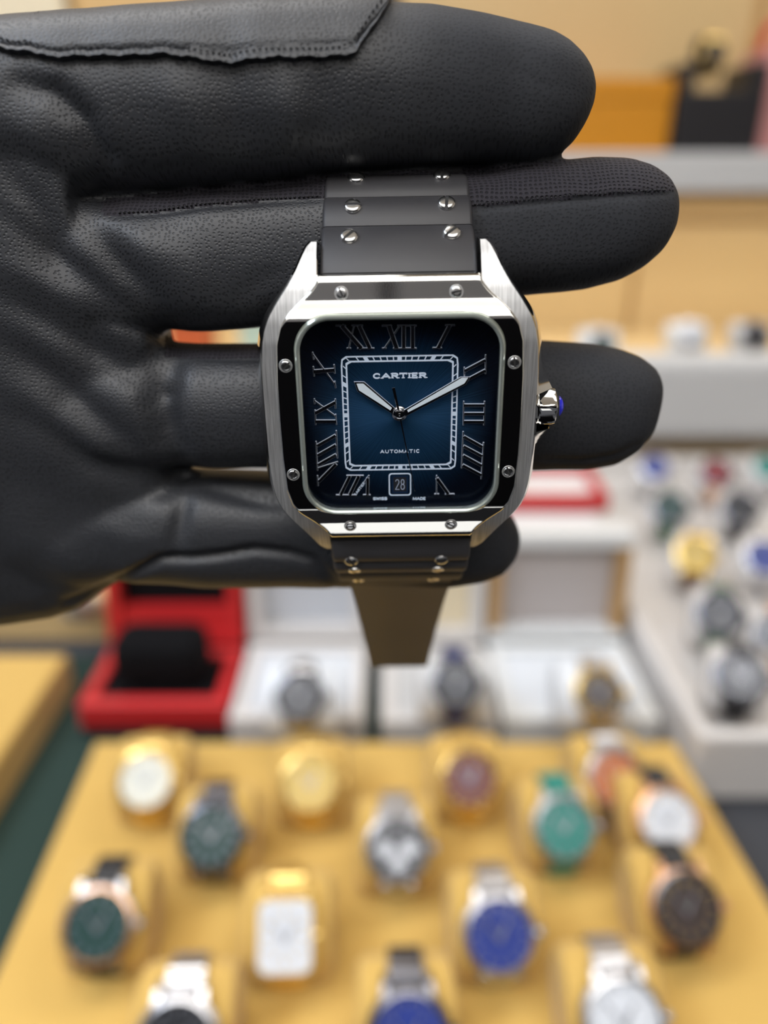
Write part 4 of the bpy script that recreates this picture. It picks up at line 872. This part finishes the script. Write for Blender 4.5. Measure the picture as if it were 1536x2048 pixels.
for i in range(len(rows)-1):
    for k in range(m-1):
        a = i*m+k; f.append((a, a+m, a+m+1, a+1)); f.append((nn0+a, nn0+a+1, nn0+a+m+1, nn0+a+m))
    f.append((i*m, nn0+i*m, nn0+(i+1)*m, (i+1)*m)); a = i*m+m-1; f.append((a, a+m, nn0+a+m, nn0+a))
for i in (0, len(rows)-1):
    for k in range(m-1): a = i*m+k; f.append((a, a+1, nn0+a+1, nn0+a) if i == 0 else (a+1, a, nn0+a, nn0+a+1))
fl = mesh_obj('leather_flap', v, f, M['leather'], gl, scale=1, smooth=True, sharp=60); fl['label'] = 'glossier leather flap stitched along the index finger'
# stitches along the flap
mb = MB(); st_n = 0
def stitch_run(P, step, off, ln=6.0):
    L_ = 0
    for i in range(len(P)-1):
        a, b = Vector(P[i]), Vector(P[i+1]); d = (b-a).length; t = (step-L_) % step
        while t < d:
            q = a+(b-a)*(t/d); e = (b-a).normalized()*ln/2
            pts = []
            for w_ in (-1, 1):
                h_ = bv.ray_cast(CAM, ray(q.x+e.x*w_, q.y+e.y*w_).normalized())
                if h_[0] is None: break
                pts.append(h_[0]+h_[1]*off)
            if len(pts) == 2:
                c1, c2 = pts; ax = (c2-c1).normalized(); n1 = h_[1]; s1 = ax.cross(n1).normalized()
                rings = [[tuple(c+(s1*math.cos(2*PI*j/6)+n1*math.sin(2*PI*j/6))*r_) for j in range(6)] for c, r_ in ((c1, .00006), (c1.lerp(c2, .3)+n1*.0001, .00014), (c1.lerp(c2, .7)+n1*.0001, .00014), (c2, .00006))]
                mb.loft(rings)
            t += step
        L_ = (L_+d) % step
stitch_run([(u, float(np.interp(u, EU, EV))-14) for u in range(0, 700, 20)]+[(706, 92), (742, 40), (765, 14)], 12, 0.00112, 7)
stitch_run([(950, 409), (1040, 400), (1150, 390), (1250, 382), (1330, 380)], 9, 0.0001, 5)
stitch_run([(240, 427), (300, 423), (400, 409), (520, 399), (640, 393)], 9, 0.0001, 5)
so = mb.build('stitching', M['thread'], gl, scale=1); so['kind'] = 'stuff'
o = MB().rbox(-0.15, 0.15, -0.385, -0.275, 0.0002, 0.0012, 0.0003).build('reflection_card', WHITE, scale=1); tag(o, 'white paper card added unseen on the counter, mirrored as the bright band at the bezel foot', 'reflector')  # unseen white card added to put a bright band into the bezel
o = MB().rbox(-0.28, 0.28, -0.25, 0.10, 0.0002, 0.0030, 0.001).build('dark_reflection_pad', BLACKV, scale=1); tag(o, 'unseen black pad added on the counter to darken the bezel reflection', 'pad')  # added out of view, keeps the lower bezel reflection black
